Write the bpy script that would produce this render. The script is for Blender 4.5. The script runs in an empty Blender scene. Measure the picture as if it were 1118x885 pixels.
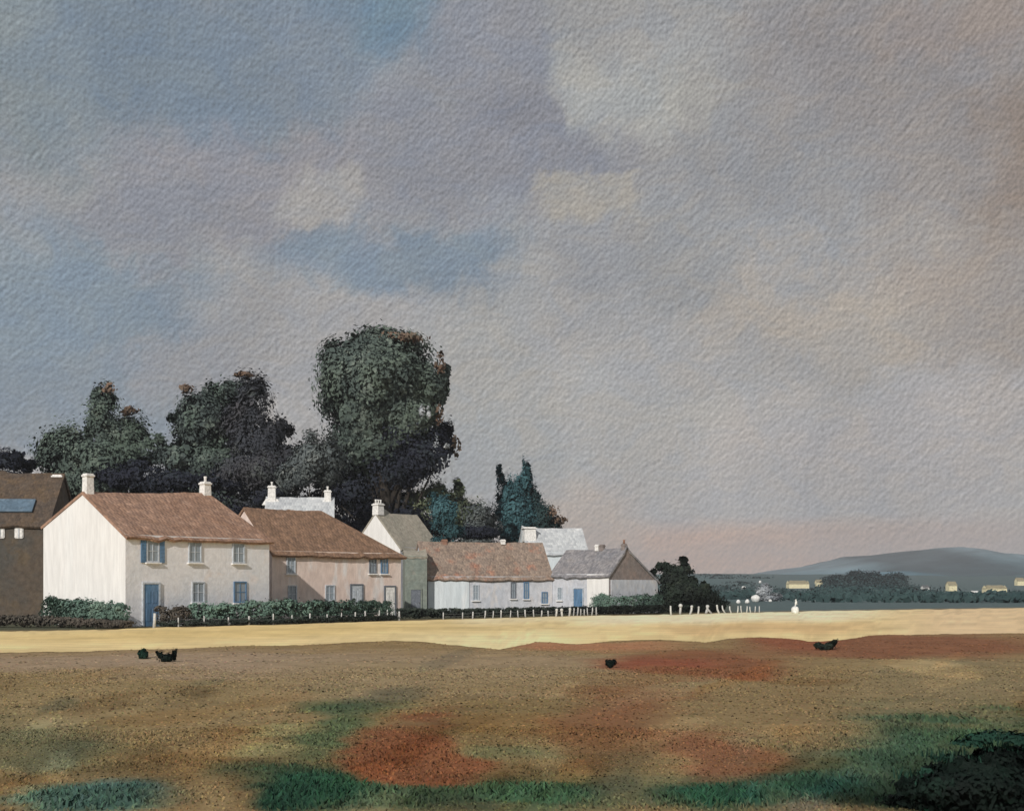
import bpy, bmesh, math, random
import numpy as np
from mathutils import Vector, Matrix

random.seed(7)
rng = np.random.default_rng(7)
scene = bpy.context.scene
COL = scene.collection
R = math.radians
F, HX, HY, EYE = 1350.0, 559.0, 640.0, 2.0     # focal length in picture units, horizon, eye height


def lin(r, g, b):
    f = lambda c: (c / 255 / 12.92) if c / 255 <= 0.04045 else ((c / 255 + 0.055) / 1.055) ** 2.4
    return (f(r), f(g), f(b))


def at(px, py, d):
    return Vector(((px - HX) * d / F, d, EYE - (py - HY) * d / F))


def depth_of(py):
    return EYE * F / (py - HY)


def smooth(a, b, x):
    t = np.clip((x - a) / (b - a), 0, 1)
    return t * t * (3 - 2 * t)


def fbm(x, y, seed=0, octaves=4):
    """cheap smooth 2-D value noise in -1..1"""
    out = np.zeros(np.broadcast(x, y).shape)
    amp, tot = 1.0, 0.0
    for o in range(octaves):
        xi, yi = np.floor(x).astype(np.int64), np.floor(y).astype(np.int64)
        fx, fy = x - xi, y - yi
        fx, fy = fx * fx * (3 - 2 * fx), fy * fy * (3 - 2 * fy)

        def h(a, b):
            n = (a * 374761393 + b * 668265263 + (seed + o) * 974634541) & 0xffffffff
            n = ((n ^ (n >> 13)) * 1274126177) & 0xffffffff
            return ((n ^ (n >> 16)) & 0xffff) / 32767.5 - 1
        v = (h(xi, yi) * (1 - fx) + h(xi + 1, yi) * fx) * (1 - fy) + (h(xi, yi + 1) * (1 - fx) + h(xi + 1, yi + 1) * fx) * fy
        out = out + v * amp
        tot += amp
        amp *= 0.5
        x, y = x * 2.03 + 11.3, y * 2.03 + 5.7
    return out / tot * 1.5


# ------------------------------------------------------------------ objects and tags
def tag(o, label=None, cat=None, group=None, kind=None):
    if label: o['label'] = label
    if cat: o['category'] = cat
    if group: o['group'] = group
    if kind: o['kind'] = kind
    return o


def empty(name, loc, rz=0.0):
    o = bpy.data.objects.new(name, None)
    o.location = loc
    o.rotation_euler = (0, 0, rz)
    o.empty_display_size = 0.3
    COL.objects.link(o)
    return o


def link(name, me, mat, parent=None):
    if mat is not None:
        for m in (mat if isinstance(mat, (list, tuple)) else [mat]):
            me.materials.append(m)
    o = bpy.data.objects.new(name, me)
    COL.objects.link(o)
    if parent is not None:
        o.parent = parent
    return o


def mesh_np(name, verts, faces, mat, parent=None, colors=None, smooth_shade=False):
    """faces: int array n x k"""
    me = bpy.data.meshes.new(name)
    verts = np.asarray(verts, dtype=np.float32)
    vn = None
    if verts.shape[1] == 6: verts, vn = np.ascontiguousarray(verts[:, :3]), verts[:, 3:]
    faces = np.asarray(faces, dtype=np.int32)
    n, k = faces.shape
    me.vertices.add(len(verts)); me.vertices.foreach_set('co', verts.ravel())
    me.loops.add(n * k); me.loops.foreach_set('vertex_index', faces.ravel())
    me.polygons.add(n)
    me.polygons.foreach_set('loop_start', np.arange(0, n * k, k, dtype=np.int32))
    me.polygons.foreach_set('loop_total', np.full(n, k, dtype=np.int32))
    if smooth_shade:
        me.polygons.foreach_set('use_smooth', np.ones(n, dtype=bool))
    me.update(calc_edges=True)
    if colors is not None:
        ca = me.color_attributes.new('tint', 'FLOAT_COLOR', 'POINT')
        ca.data.foreach_set('color', np.c_[colors, np.ones(len(colors))].astype(np.float32).ravel())
    if vn is not None:
        me.polygons.foreach_set('use_smooth', np.ones(n, dtype=bool))
        me.normals_split_custom_set_from_vertices([tuple(q) for q in vn.tolist()])
    else: me.validate()
    return link(name, me, mat, parent)


def bm_obj(name, bm, mat, parent=None, smooth_shade=False):
    me = bpy.data.meshes.new(name)
    bmesh.ops.recalc_face_normals(bm, faces=bm.faces[:])
    bm.to_mesh(me)
    bm.free()
    if smooth_shade:
        for p in me.polygons: p.use_smooth = True
    return link(name, me, mat, parent)


def add_box(bm, c, s, rot=None, bevel=0.0, taper=1.0):
    r = bmesh.ops.create_cube(bm, size=1.0)
    vs = r['verts']
    for v in vs:
        k = taper if v.co.z > 0 else 1.0
        v.co = Vector((v.co.x * s[0] * k, v.co.y * s[1] * k, v.co.z * s[2]))
    if bevel:
        es = list({e for v in vs for e in v.link_edges})
        rb = bmesh.ops.bevel(bm, geom=es, offset=bevel, segments=1, affect='EDGES')
        vs = list({v for f in rb['faces'] for v in f.verts} | {v for v in vs if v.is_valid})
    M = Matrix.Translation(Vector(c)) @ (rot if rot is not None else Matrix())
    for v in vs:
        v.co = M @ v.co
    return vs


def add_tube(bm, pts, radii, n=6, cap=True):
    rings = []
    for i, p in enumerate(pts):
        p = Vector(p)
        a = Vector(pts[max(i - 1, 0)]); b = Vector(pts[min(i + 1, len(pts) - 1)])
        t = (b - a).normalized()
        s = t.cross(Vector((0.13, 0.97, 0.2))).normalized()
        w = t.cross(s)
        rings.append([bm.verts.new(p + (s * math.cos(2 * math.pi * k / n) + w * math.sin(2 * math.pi * k / n)) * radii[i]) for k in range(n)])
    for a, b in zip(rings, rings[1:]):
        for k in range(n):
            bm.faces.new((a[k], a[(k + 1) % n], b[(k + 1) % n], b[k]))
    if cap:
        bm.faces.new(rings[0][::-1]); bm.faces.new(rings[-1])


# ------------------------------------------------------------------ materials
class NT:
    def __init__(self, nt):
        self.nt = nt; self.n = nt.nodes; self.l = nt.links

    def new(self, t, **kw):
        nd = self.n.new(t)
        for k, v in kw.items(): setattr(nd, k, v)
        return nd

    def put(self, sock, v):
        if hasattr(v, 'is_linked') or hasattr(v, 'links'): self.l.new(v, sock)
        else: sock.default_value = v

    def math(self, op, a, b=0.0, c=None, clamp=False):
        nd = self.new('ShaderNodeMath', operation=op, use_clamp=clamp)
        self.put(nd.inputs[0], a); self.put(nd.inputs[1], b)
        if c is not None: self.put(nd.inputs[2], c)
        return nd.outputs[0]

    def mix(self, fac, a, b, blend='MIX'):
        nd = self.new('ShaderNodeMix', data_type='RGBA', blend_type=blend)
        self.put(nd.inputs[0], fac)
        for i, v in ((6, a), (7, b)):
            if isinstance(v, tuple) and len(v) == 3: v = (*v, 1)
            self.put(nd.inputs[i], v)
        return nd.outputs[2]

    def noise(self, vec, scale, detail=3.0, rough=0.55, dist=0.0, out=0):
        nd = self.new('ShaderNodeTexNoise')
        if vec is not None: self.l.new(vec, nd.inputs['Vector'])
        nd.inputs['Scale'].default_value = scale; nd.inputs['Detail'].default_value = detail
        nd.inputs['Roughness'].default_value = rough; nd.inputs['Distortion'].default_value = dist
        return nd.outputs[out]

    def ramp(self, v, a, b, lo=0.0, hi=1.0):
        nd = self.new('ShaderNodeMapRange', interpolation_type='SMOOTHSTEP')
        self.put(nd.inputs[0], v)
        nd.inputs[1].default_value = a; nd.inputs[2].default_value = b
        nd.inputs[3].default_value = lo; nd.inputs[4].default_value = hi
        return nd.outputs[0]

    def mapping(self, vec, scale=(1, 1, 1), rot=(0, 0, 0)):
        nd = self.new('ShaderNodeMapping')
        self.l.new(vec, nd.inputs['Vector'])
        nd.inputs['Scale'].default_value = scale; nd.inputs['Rotation'].default_value = rot
        return nd.outputs[0]


def base_mat(name, rough=0.85):
    m = bpy.data.materials.new(name)
    m.use_nodes = True
    t = NT(m.node_tree)
    p = m.node_tree.nodes['Principled BSDF']
    p.inputs['Roughness'].default_value = rough
    p.inputs['Specular IOR Level'].default_value = 0.25
    return m, t, p


def mat_rough(name, c1, c2, scale=0.6, bump=0.5, bscale=5.0, c3=None, rough=0.85, streak=(1, 1, 1), bdist=0.06, lo=.38, hi=.62, gk=(.78, 1.16)):
    """weathered surface: two or three tones in patches, brushed and bumpy"""
    m, t, p = base_mat(name, rough)
    co = t.new('ShaderNodeTexCoord').outputs['Object']
    n1 = t.noise(t.mapping(co, streak), scale, 5, 0.6, 0.4)
    col = t.mix(t.ramp(n1, lo, hi), c1, c2)
    if c3:
        n2 = t.noise(t.mapping(co, streak, (0.3, 0.5, 0.9)), scale * 1.9, 4, 0.6, 0.3)
        col = t.mix(t.ramp(n2, .52, .7), col, c3)
    g = t.noise(t.mapping(co, streak), bscale, 4, 0.65)
    col = t.mix(1.0, col, t.mix(t.ramp(g, .3, .7), (gk[0],) * 3, (gk[1],) * 3), 'MULTIPLY')
    t.l.new(col, p.inputs['Base Color'])
    b = t.new('ShaderNodeBump')
    b.inputs['Strength'].default_value = bump; b.inputs['Distance'].default_value = bdist
    t.l.new(g, b.inputs['Height'])
    t.l.new(b.outputs[0], p.inputs['Normal'])
    return m


def mat_tiles(name, c1, c2, c3, scale=0.5, row=0.24, gc=1.0):
    """hand made roof tiles: courses along the slope, mottled colour"""
    m, t, p = base_mat(name, 0.9)
    co = t.new('ShaderNodeTexCoord').outputs['Object']
    n1 = t.noise(co, scale, 5, 0.65, 0.6)
    col = t.mix(t.ramp(n1, .36, .64), c1, c2)
    n2 = t.noise(co, scale * 3.1, 4, 0.6)
    col = t.mix(t.ramp(n2, .52, .72), col, c3)
    sep = t.new('ShaderNodeSeparateXYZ'); t.l.new(co, sep.inputs[0])
    wob = t.noise(co, 1.3, 3)
    zz = t.math('ADD', sep.outputs[2], t.math('MULTIPLY', wob, 0.25))
    rowv = t.math('FRACT', t.math('DIVIDE', zz, row))
    rown = t.math('FLOOR', t.math('DIVIDE', zz, row))
    uu = t.math('ADD', t.math('DIVIDE', sep.outputs[0], 0.22), t.math('MULTIPLY', rown, 0.5))
    colw = t.math('ABSOLUTE', t.math('SINE', t.math('MULTIPLY', uu, math.pi)))
    cell = t.new('ShaderNodeCombineXYZ')
    t.l.new(t.math('FLOOR', uu), cell.inputs[0]); t.l.new(rown, cell.inputs[1])
    wn = t.new('ShaderNodeTexWhiteNoise', noise_dimensions='2D'); t.l.new(cell.outputs[0], wn.inputs['Vector'])
    col = t.mix(0.5, col, t.mix(1.0, col, t.mix(wn.outputs[0], (.68, .68, .7), (1.3, 1.28, 1.25)), 'MULTIPLY'))
    gr_ = t.noise(co, 4.5, 4, .7)
    col = t.mix(1.0, col, t.mix(t.ramp(gr_, .3, .7), (1 - .28 * gc, 1 - .28 * gc, 1 - .26 * gc), (1 + .25 * gc, 1 + .22 * gc, 1 + .2 * gc)), 'MULTIPLY')
    t.l.new(col, p.inputs['Base Color'])
    h = t.math('ADD', t.math('MULTIPLY', rowv, -0.7), t.math('MULTIPLY', colw, 0.45))
    h = t.math('ADD', h, t.math('MULTIPLY', t.noise(co, 6, 3), 0.8))
    b = t.new('ShaderNodeBump'); b.inputs['Strength'].default_value = 0.55; b.inputs['Distance'].default_value = 0.06
    t.l.new(h, b.inputs['Height']); t.l.new(b.outputs[0], p.inputs['Normal'])
    return m


def mat_leaf(name, c1, c2, c3, scale=0.25):
    """foliage: clumps of different greens, every leaf a little different"""
    m, t, p = base_mat(name, 0.75)
    geo = t.new('ShaderNodeNewGeometry')
    co = t.new('ShaderNodeTexCoord').outputs['Object']
    n = t.noise(co, scale, 3, 0.6, 0.5)
    col = t.mix(t.ramp(n, .38, .6), c1, c2)
    n2 = t.noise(co, scale * 2.4, 3, 0.6)
    col = t.mix(t.ramp(n2, .54, .68), col, c3)
    rnd = geo.outputs['Random Per Island']
    col = t.mix(1.0, col, t.mix(rnd, (.84, .85, .86), (1.18, 1.17, 1.15)), 'MULTIPLY')
    t.l.new(col, p.inputs['Base Color'])
    p.inputs['Specular IOR Level'].default_value = 0.15
    return m


def mat_tint(name, rough=0.95, var=0.35, nscale=1.2, bscale=9.0, bump=0.5, bdist=0.05, streak=(1, 1, 1)):
    """ground cover coloured by the mesh's own tint attribute"""
    m, t, p = base_mat(name, rough)
    a = t.new('ShaderNodeVertexColor', layer_name='tint').outputs[0]
    co = t.new('ShaderNodeTexCoord').outputs['Object']
    n = t.noise(t.mapping(co, streak), nscale, 6, 0.65, 0.5)
    k = t.mix(t.ramp(n, .3, .7), (1 - var,) * 3, (1 + var,) * 3)
    col = t.mix(1.0, a, k, 'MULTIPLY')
    t.l.new(col, p.inputs['Base Color'])
    p.inputs['Specular IOR Level'].default_value = 0.1
    if bump:
        g = t.noise(t.mapping(co, streak), bscale, 4, 0.65)
        b = t.new('ShaderNodeBump'); b.inputs['Strength'].default_value = bump; b.inputs['Distance'].default_value = bdist
        t.l.new(g, b.inputs['Height']); t.l.new(b.outputs[0], p.inputs['Normal'])
    return m


M = {}
M['limewash'] = mat_rough('limewash', (0.83, 0.81, 0.785), (0.8, 0.78, 0.755), .5, .3, 3.6, c3=(0.83, 0.82, 0.8), streak=(1, 1, .16), bdist=.07, gk=(.90, 1.05))
M['grey_render'] = mat_rough('grey_render', (0.79, 0.775, 0.785), (0.73, 0.735, 0.76), .45, .3, 3.4, c3=(0.8, 0.74, 0.715), bdist=.09, gk=(.90, 1.05))
M['pink_render'] = mat_rough('pink_render', (0.77, 0.66, 0.6), (0.73, 0.585, 0.515), .4, .3, 3.2, c3=(0.77, 0.73, 0.71), streak=(1, 1, .4), bdist=.09, gk=(.86, 1.08))
M['pale_render'] = mat_rough('pale_render', (0.72, 0.77, 0.79), (0.66, 0.72, 0.75), .6, .5, 3.0, c3=(0.77, 0.79, 0.8), streak=(1, 1, .2), bdist=.09, gk=(.9, 1.05))
M['lilac_render'] = mat_rough('lilac_render', (0.56, 0.565, 0.595), (0.51, 0.53, 0.575), .6, .5, 3.0, c3=(0.6, 0.575, 0.57), streak=(1, 1, .55), bdist=.09, gk=(.86, 1.1))
M['green_render'] = mat_rough('green_render', (0.23, 0.25, 0.215), (0.19, 0.22, 0.195), .6, .5, 3.0, c3=(0.27, 0.27, 0.23))
M['brown_stone'] = mat_rough('brown_stone', (.105, .082, .062), (.085, .078, .068), .35, .6, 3.0, c3=(.12, .09, .06), bdist=.1)
M['dark_render'] = mat_rough('dark_render', (.26, .21, .19), (.22, .19, .18), .6, .5, 3.0, c3=(.3, .23, .2))
M['terracotta'] = mat_tiles('terracotta_tiles', (0.345, 0.218, 0.155), (0.293, 0.178, 0.121), (0.425, 0.276, 0.201))
M['brown_tiles'] = mat_tiles('brown_tiles', (0.252, 0.157, 0.103), (0.213, 0.132, 0.085), (0.302, 0.190, 0.129))
M['mixed_tiles'] = mat_tiles('mixed_tiles', (0.290, 0.228, 0.184), (0.260, 0.199, 0.155), (0.363, 0.192, 0.133), .30)
M['barn_tiles'] = mat_tiles('barn_tiles', (.115, .082, .056), (.095, .075, .06), (.13, .09, .055))
M['slate'] = mat_tiles('slate', (.26, .25, .255), (.22, .22, .235), (.29, .275, .27))
M['pale_slate'] = mat_tiles('pale_slate', (0.56, 0.58, 0.59), (0.48, 0.5, 0.515), (0.64, 0.65, 0.65), gc=.3)
M['tan_thatch'] = mat_rough('tan_thatch', (0.36, 0.325, 0.265), (0.32, 0.295, 0.24), .5, .6, 5.0, c3=(0.4, 0.35, 0.285), streak=(1, 1, .3), bdist=.1)
M['blue_slate'] = mat_rough('blue_slate', (.12, .18, .24), (.10, .15, .20), 1.0, .3, 5.0, c3=(.16, .22, .28), rough=.5)
M['white_paint'] = mat_rough('white_paint', (.80, .78, .75), (.76, .74, .71), 2.0, .4, 8.0, rough=.6)
M['post_paint'] = mat_rough('post_paint', (.60, .59, .56), (.50, .49, .47), 3.0, .4, 9.0, rough=.7)
M['blue_paint'] = mat_rough('blue_paint', (.10, .20, .33), (.13, .22, .34), 2.0, .4, 7.0, rough=.6, streak=(1, 1, .2))
M['grey_paint'] = mat_rough('grey_paint', (0.52, 0.55, 0.585), (0.46, 0.5, 0.545), 2.0, .4, 7.0, rough=.6)
M['dark_wood'] = mat_rough('dark_wood', (0.17, 0.185, 0.21), (0.13, 0.145, 0.17), 3.0, .4, 9.0, rough=.7)
M['clay_pot'] = mat_rough('clay_pot', (.30, .17, .12), (.25, .14, .10), 3.0, .4, 9.0)
M['iron'] = mat_rough('dark_iron', (.05, .05, .05), (.08, .07, .06), 5.0, .2, 9.0, rough=.5)
M['wire'] = mat_rough('fence_wire', (.25, .25, .24), (.2, .2, .2), 5.0, .1, 9.0, rough=.5)
M['bark'] = mat_rough('bark', (.05, .04, .032), (.035, .03, .026), 2.0, .8, 8.0, streak=(1, 1, .2))
M['stone_white'] = mat_rough('whitewashed_stone', (.78, .77, .74), (.70, .69, .66), 3.0, .5, 9.0)
M['cream'] = mat_rough('cream_wall', (.78, .70, .45), (.72, .64, .42), 1.0, .3, 4.0)
M['far_white'] = mat_rough('far_white_wall', (.74, .73, .70), (.68, .67, .64), 1.0, .3, 4.0)
M['far_roof'] = mat_rough('far_roof', (.13, .13, .13), (.10, .11, .115), 1.0, .3, 4.0)
M['far_thatch'] = mat_rough('far_thatch', (.30, .26, .17), (.26, .225, .15), 1.0, .3, 4.0)
g = M['glass'] = base_mat('window_glass', 0.12)[0]
g.node_tree.nodes['Principled BSDF'].inputs['Base Color'].default_value = (.27, .315, .355, 1)  # pale blue grey base colour carries the reflected sky
g.node_tree.nodes['Principled BSDF'].inputs['Specular IOR Level'].default_value = 0.5

M['leaf_green'] = mat_leaf('leaf_green', (0.105, 0.142, 0.112), (0.068, 0.092, 0.08), (0.15, 0.182, 0.15), .32)
M['leaf_deep'] = mat_leaf('leaf_deep', (0.088, 0.12, 0.1), (0.056, 0.073, 0.071), (0.135, 0.165, 0.142), .32)
M['leaf_dark'] = mat_leaf('leaf_dark', (0.058, 0.057, 0.064), (0.04, 0.044, 0.054), (0.085, 0.094, 0.092))
M['leaf_big'] = mat_leaf('leaf_big', (0.112, 0.146, 0.118), (0.066, 0.088, 0.08), (0.16, 0.192, 0.165), .26)
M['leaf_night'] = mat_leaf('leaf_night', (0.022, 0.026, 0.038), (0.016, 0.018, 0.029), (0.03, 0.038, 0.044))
M['leaf_teal'] = mat_leaf('leaf_teal', (0.051, 0.122, 0.139), (0.034, 0.082, 0.095), (0.085, 0.178, 0.201), .5)
M['leaf_light'] = mat_leaf('leaf_light', (0.120, 0.141, 0.083), (0.083, 0.106, 0.067), (0.168, 0.184, 0.112), .5)
M['leaf_grey'] = mat_leaf('leaf_grey', (0.13, 0.148, 0.145), (0.092, 0.108, 0.112), (0.175, 0.19, 0.182), .5)
M['leaf_russet'] = mat_leaf('leaf_russet', (0.16, 0.105, 0.075), (0.13, 0.1, 0.075), (0.19, 0.125, 0.09), .5)
M['leaf_black'] = mat_leaf('leaf_black', (0.018, 0.028, 0.02), (0.012, 0.017, 0.014), (0.034, 0.044, 0.03), .7)
M['leaf_hedge'] = mat_leaf('leaf_hedge', (0.137, 0.215, 0.169), (0.111, 0.176, 0.143), (0.176, 0.247, 0.195), .5)
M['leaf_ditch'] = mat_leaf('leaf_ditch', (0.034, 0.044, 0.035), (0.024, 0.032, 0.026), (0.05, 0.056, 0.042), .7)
M['leaf_brown'] = mat_leaf('leaf_brown', (0.11, 0.092, 0.075), (0.085, 0.075, 0.062), (0.135, 0.11, 0.088), .5)
M['leaf_pool'] = mat_leaf('leaf_pool', (0.0045, 0.011, 0.008), (0.0025, 0.006, 0.0048), (0.008, 0.02, 0.014), 1.2)
M['leaf_sedge'] = mat_leaf('leaf_sedge', (.012, .042, .028), (.008, .028, .020), (.03, .07, .05), 1.5)
M['leaf_silver'] = mat_leaf('leaf_silver', (.36, .38, .40), (.28, .30, .33), (.45, .46, .47), .8)
M['leaf_wood'] = mat_leaf('leaf_wood', (0.032, 0.061, 0.061), (0.023, 0.046, 0.049), (0.046, 0.080, 0.080), .03)
M['ground'] = mat_tint('heath', var=.16, nscale=.9, bscale=9, bump=.4, bdist=.05)
M['sand'] = mat_tint('sand', var=.10, nscale=1.4, bscale=5, bump=.35, bdist=.05, streak=(.25, 1, 1))
M['grass'] = mat_tint('grass_blades', var=.10, nscale=1.0, bump=0)
M['hill'] = mat_tint('hill_turf', var=.30, nscale=.012, bscale=.05, bump=.6, bdist=3.0)

# ------------------------------------------------------------------ the ground
TOP = np.array([(-900, 700), (-300, 692), (0, 689), (100, 688), (170, 685), (300, 682), (436, 677.5), (500, 676), (640, 672), (720, 671),
                (860, 667.5), (1000, 665.3), (1118, 663.6), (1500, 660), (2200, 656)], float)
BOT = np.array([(-900, 724), (-300, 716), (0, 712.5), (150, 710), (250, 706), (330, 704), (430, 699), (460, 700.5), (505, 705), (545, 709), (570, 704),
                (590, 700.5), (630, 703), (665, 700), (720, 698), (745, 699.5), (770, 702), (795, 697.5), (830, 696), (862, 697), (885, 700.5), (905, 699.5), (930, 697),
                (960, 694), (1030, 692), (1118, 692), (1500, 690), (2200, 687)], float)


def top_px(x): return np.interp(x, TOP[:, 0], TOP[:, 1])
def bot_px(x): return np.interp(x, BOT[:, 0], BOT[:, 1])


def terrain(X, Y):
    X = np.asarray(X, float); Y = np.asarray(Y, float)
    Yc = np.maximum(Y, 4.0)
    px = HX + F * X / Yc
    near = 2700.0 / (bot_px(px) - HY)                      # the heath ends here, the sand begins
    k = smooth(0.0, 1.2, near - Y)
    z = k * (0.05 + 0.05 * fbm(X * .35, Y * .35, 3, 3))
    far = 9.0 * smooth(300, 900, Y) * (1 + .25 * fbm(X * .006, Y * .006, 9, 3))
    return z + far


def blob(px, py, cx, cy, rx, ry, soft=.5):
    d = np.sqrt(((px - cx) / rx) ** 2 + ((py - cy) / ry) ** 2)
    return 1 - smooth(1 - soft, 1 + soft, d)


PATCH = [  # where each kind of plant cover grows: centre, radius, colour, softness
    (250, 728, 420, 14, (132, 112, 96), .6), (60, 770, 260, 34, (122, 104, 76), .6), (470, 745, 190, 26, (126, 108, 84), .6),
    (200, 845, 260, 34, (98, 78, 52), .7), (30, 820, 110, 30, (92, 88, 66), .7), (850, 775, 190, 50, (116, 97, 70), .6),
    (1050, 745, 110, 30, (112, 98, 74), .7), (560, 800, 150, 40, (108, 90, 62), .6),
    (640, 707, 95, 5, (140, 98, 72), .5), (765, 727, 92, 17, (110, 72, 50), .35), (985, 707, 165, 14, (110, 73, 53), .4), (870, 703, 50, 7, (116, 70, 50), .5),
    (690, 788, 62, 38, (112, 78, 55), .7), (785, 822, 52, 26, (112, 77, 56), .5), (660, 815, 40, 25, (104, 74, 50), .7),
    (370, 795, 46, 28, (76, 86, 62), .7), (300, 812, 40, 12, (120, 112, 80), .7),
    (345, 862, 100, 30, (36, 66, 51), .5), (300, 880, 50, 14, (32, 58, 46), .5), (80, 884, 75, 14, (72, 92, 80), .5), (560, 866, 130, 26, (58, 84, 62), .6),
    (470, 862, 40, 18, (62, 80, 58), .6), (690, 860, 60, 30, (92, 86, 64), .6), (770, 868, 85, 26, (36, 68, 53), .5), (890, 852, 80, 36, (44, 74, 60), .6),
    (975, 815, 62, 36, (62, 82, 66), .8), (1070, 800, 90, 26, (52, 74, 56), .7), (1040, 862, 110, 40, (16, 40, 30), .5), (890, 890, 40, 14, (100, 92, 78), .6),
    (458, 822, 64, 36, (108, 68, 46), .3), (720, 725, 60, 5, (116, 66, 48), .6),
]
_sr = np.random.default_rng(12)
STROKES = [(x, y, _sr.uniform(18, 70), _sr.uniform(3, 11) * (.4 + (y - 700) / 110), _sr.uniform(-.5, .15), _sr.uniform(-.30, .34), _sr.uniform(-.10, .10), _sr.uniform(.15, .5))
           for x, y in zip(_sr.uniform(-250, 1370, 150), 708 + 185 * _sr.random(150) ** .8)]
GK = 0.60     # light that reaches the ground


def heath_rgb(X, Y):
    X = np.asarray(X, float); Y = np.asarray(Y, float)
    Yc = np.maximum(Y, 6.0)
    px = HX + F * X / Yc; py = HY + 2700.0 / Yc
    w = np.clip((py - 700) / 100, .15, 1.0)
    qx = px + 46 * w * fbm(X * .7, Y * .5, 21, 4); qy = py + 20 * w * fbm(X * .6 + 40, Y * .6, 22, 4)
    base = np.zeros(px.shape + (3,))
    base[:] = lin(120, 99, 70)
    for cx, cy, rx, ry, c, s in PATCH:
        m = blob(qx, qy, cx, cy, rx, ry, s)[..., None]
        base = base * (1 - m) + np.array(lin(*c)) * m
    for cx, cy, rx, ry, ang, k, hue, s in STROKES:
        ca, sa = math.cos(ang), math.sin(ang)
        ex, ey = (qx * .3 + px * .7 - cx), (qy * .3 + py * .7 - cy)
        m = (1 - smooth(1 - s, 1 + s, np.sqrt(((ex * ca + ey * sa) / rx) ** 2 + ((ey * ca - ex * sa) / ry) ** 2)))[..., None]
        base = base * (1 + m * np.array([k + hue, k, k - hue]))
    edge = smooth(-1.0, 2.0, top_px(px) - py)[..., None]                # behind the sand: garden turf, then dark fields
    yard = np.array(lin(66, 66, 54)) * (1 - smooth(120, 180, Y))[..., None] + np.array(lin(66, 82, 86)) * smooth(120, 180, Y)[..., None]
    rt = smooth(770, 830, px)[..., None]
    yard = yard * (1 - rt) + np.array(lin(72, 84, 88)) * rt
    base = base * (1 - edge) + yard * edge
    base = base * .95 + base.mean(-1, keepdims=True) * .05
    return base / GK * np.array([.98, .99, .90])


ys = [-80, -40, -20, -8, 0, 3, 5]
y = 6.5
while y < 160: ys.append(y); y *= 1.0085
while y < 9000: ys.append(y); y *= 1.05
ys = np.array(ys)
ts = np.linspace(-1, 1, 521)
ts = np.sign(ts) * (0.45 * np.abs(ts) + 0.75 * np.abs(ts) ** 3)
YY, TT = np.meshgrid(ys, ts, indexing='ij')
XX = TT * (0.95 * np.abs(YY) + 12)
ZZ = terrain(XX, YY)
ny, nx = YY.shape
idx = np.arange(ny * nx).reshape(ny, nx)
faces = np.stack([idx[:-1, :-1], idx[:-1, 1:], idx[1:, 1:], idx[1:, :-1]], -1).reshape(-1, 4)
gr = mesh_np('ground', np.stack([XX, YY, ZZ], -1).reshape(-1, 3), faces, M['ground'], colors=heath_rgb(XX, YY).reshape(-1, 3), smooth_shade=True)
tag(gr, 'brown and rust coloured heath and dark fields behind the houses', 'ground', kind='structure')

# sand track between the heath and the gardens
pxs = np.linspace(-880, 2150, 900)
tt = np.linspace(0, 1, 15)
PX, T2 = np.meshgrid(pxs, tt, indexing='ij')
b0 = bot_px(PX) + .45 * fbm(PX * .09, PX * 0, 5, 3); t0 = top_px(PX) + .5 * fbm(PX * .08, PX * 0 + 9, 6, 3)
d0, d1 = 2700 / (b0 - HY) - .1, 2700 / (t0 - HY)
DD = d0 + (d1 - d0) * T2
SX = (PX - HX) * DD / F
SZ = 0.012 + 0.05 * np.sin(np.pi * T2) * (1 + .6 * fbm(SX * .3, DD * .3, 8, 3))
PYs = HY + 2700 / DD
rel = np.clip((PYs - t0) / (b0 - t0), 0, 1)
sc_ = np.zeros(PX.shape + (3,)); sc_[:] = lin(226, 196, 134)
def smix(m, c):
    global sc_
    sc_ = sc_ * (1 - m[..., None]) + np.array(lin(*c)) * m[..., None]
smix(blob(PX, rel, 540, .9, 90, .35, .6), (236, 211, 150))
smix(blob(PX, rel, 250, .35, 260, .3, .7), (218, 186, 120))
smix(smooth(600, 680, PX) * (1 - smooth(880, 1010, PX)) * (1 - smooth(.25, .5, rel)), (236, 216, 168))
smix(smooth(480, 520, PX) * (1 - smooth(880, 1000, PX)) * (1 - smooth(.05, .35, rel)) * .6, (234, 214, 166))
smix(smooth(690, 760, PX) * (1 - smooth(900, 1000, PX)) * blob(PX, rel, PX, .62, 60, .18, .6) * .7, (208, 168, 112))
smix(smooth(930, 1050, PX) * .75, (218, 184, 138))
stre = fbm(SX * .06, DD * 1.6, 31, 4) + 1.1 * fbm(SX * .5, DD * .5, 33, 4)
sc_ *= (1 + .12 * stre)[..., None]
sc_ *= np.array([1.05, 1.10, 1.27])
i2 = np.arange(PX.size).reshape(PX.shape)
f2 = np.stack([i2[:-1, :-1], i2[1:, :-1], i2[1:, 1:], i2[:-1, 1:]], -1).reshape(-1, 4)
sand = mesh_np('sand_track', np.stack([SX, DD, SZ], -1).reshape(-1, 3), f2, M['sand'], colors=np.clip(sc_.reshape(-1, 3) / .92, 0, .90), smooth_shade=True)
tag(sand, 'sunlit yellow strip of sand running along the front of the gardens', 'sand', kind='structure')

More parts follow.
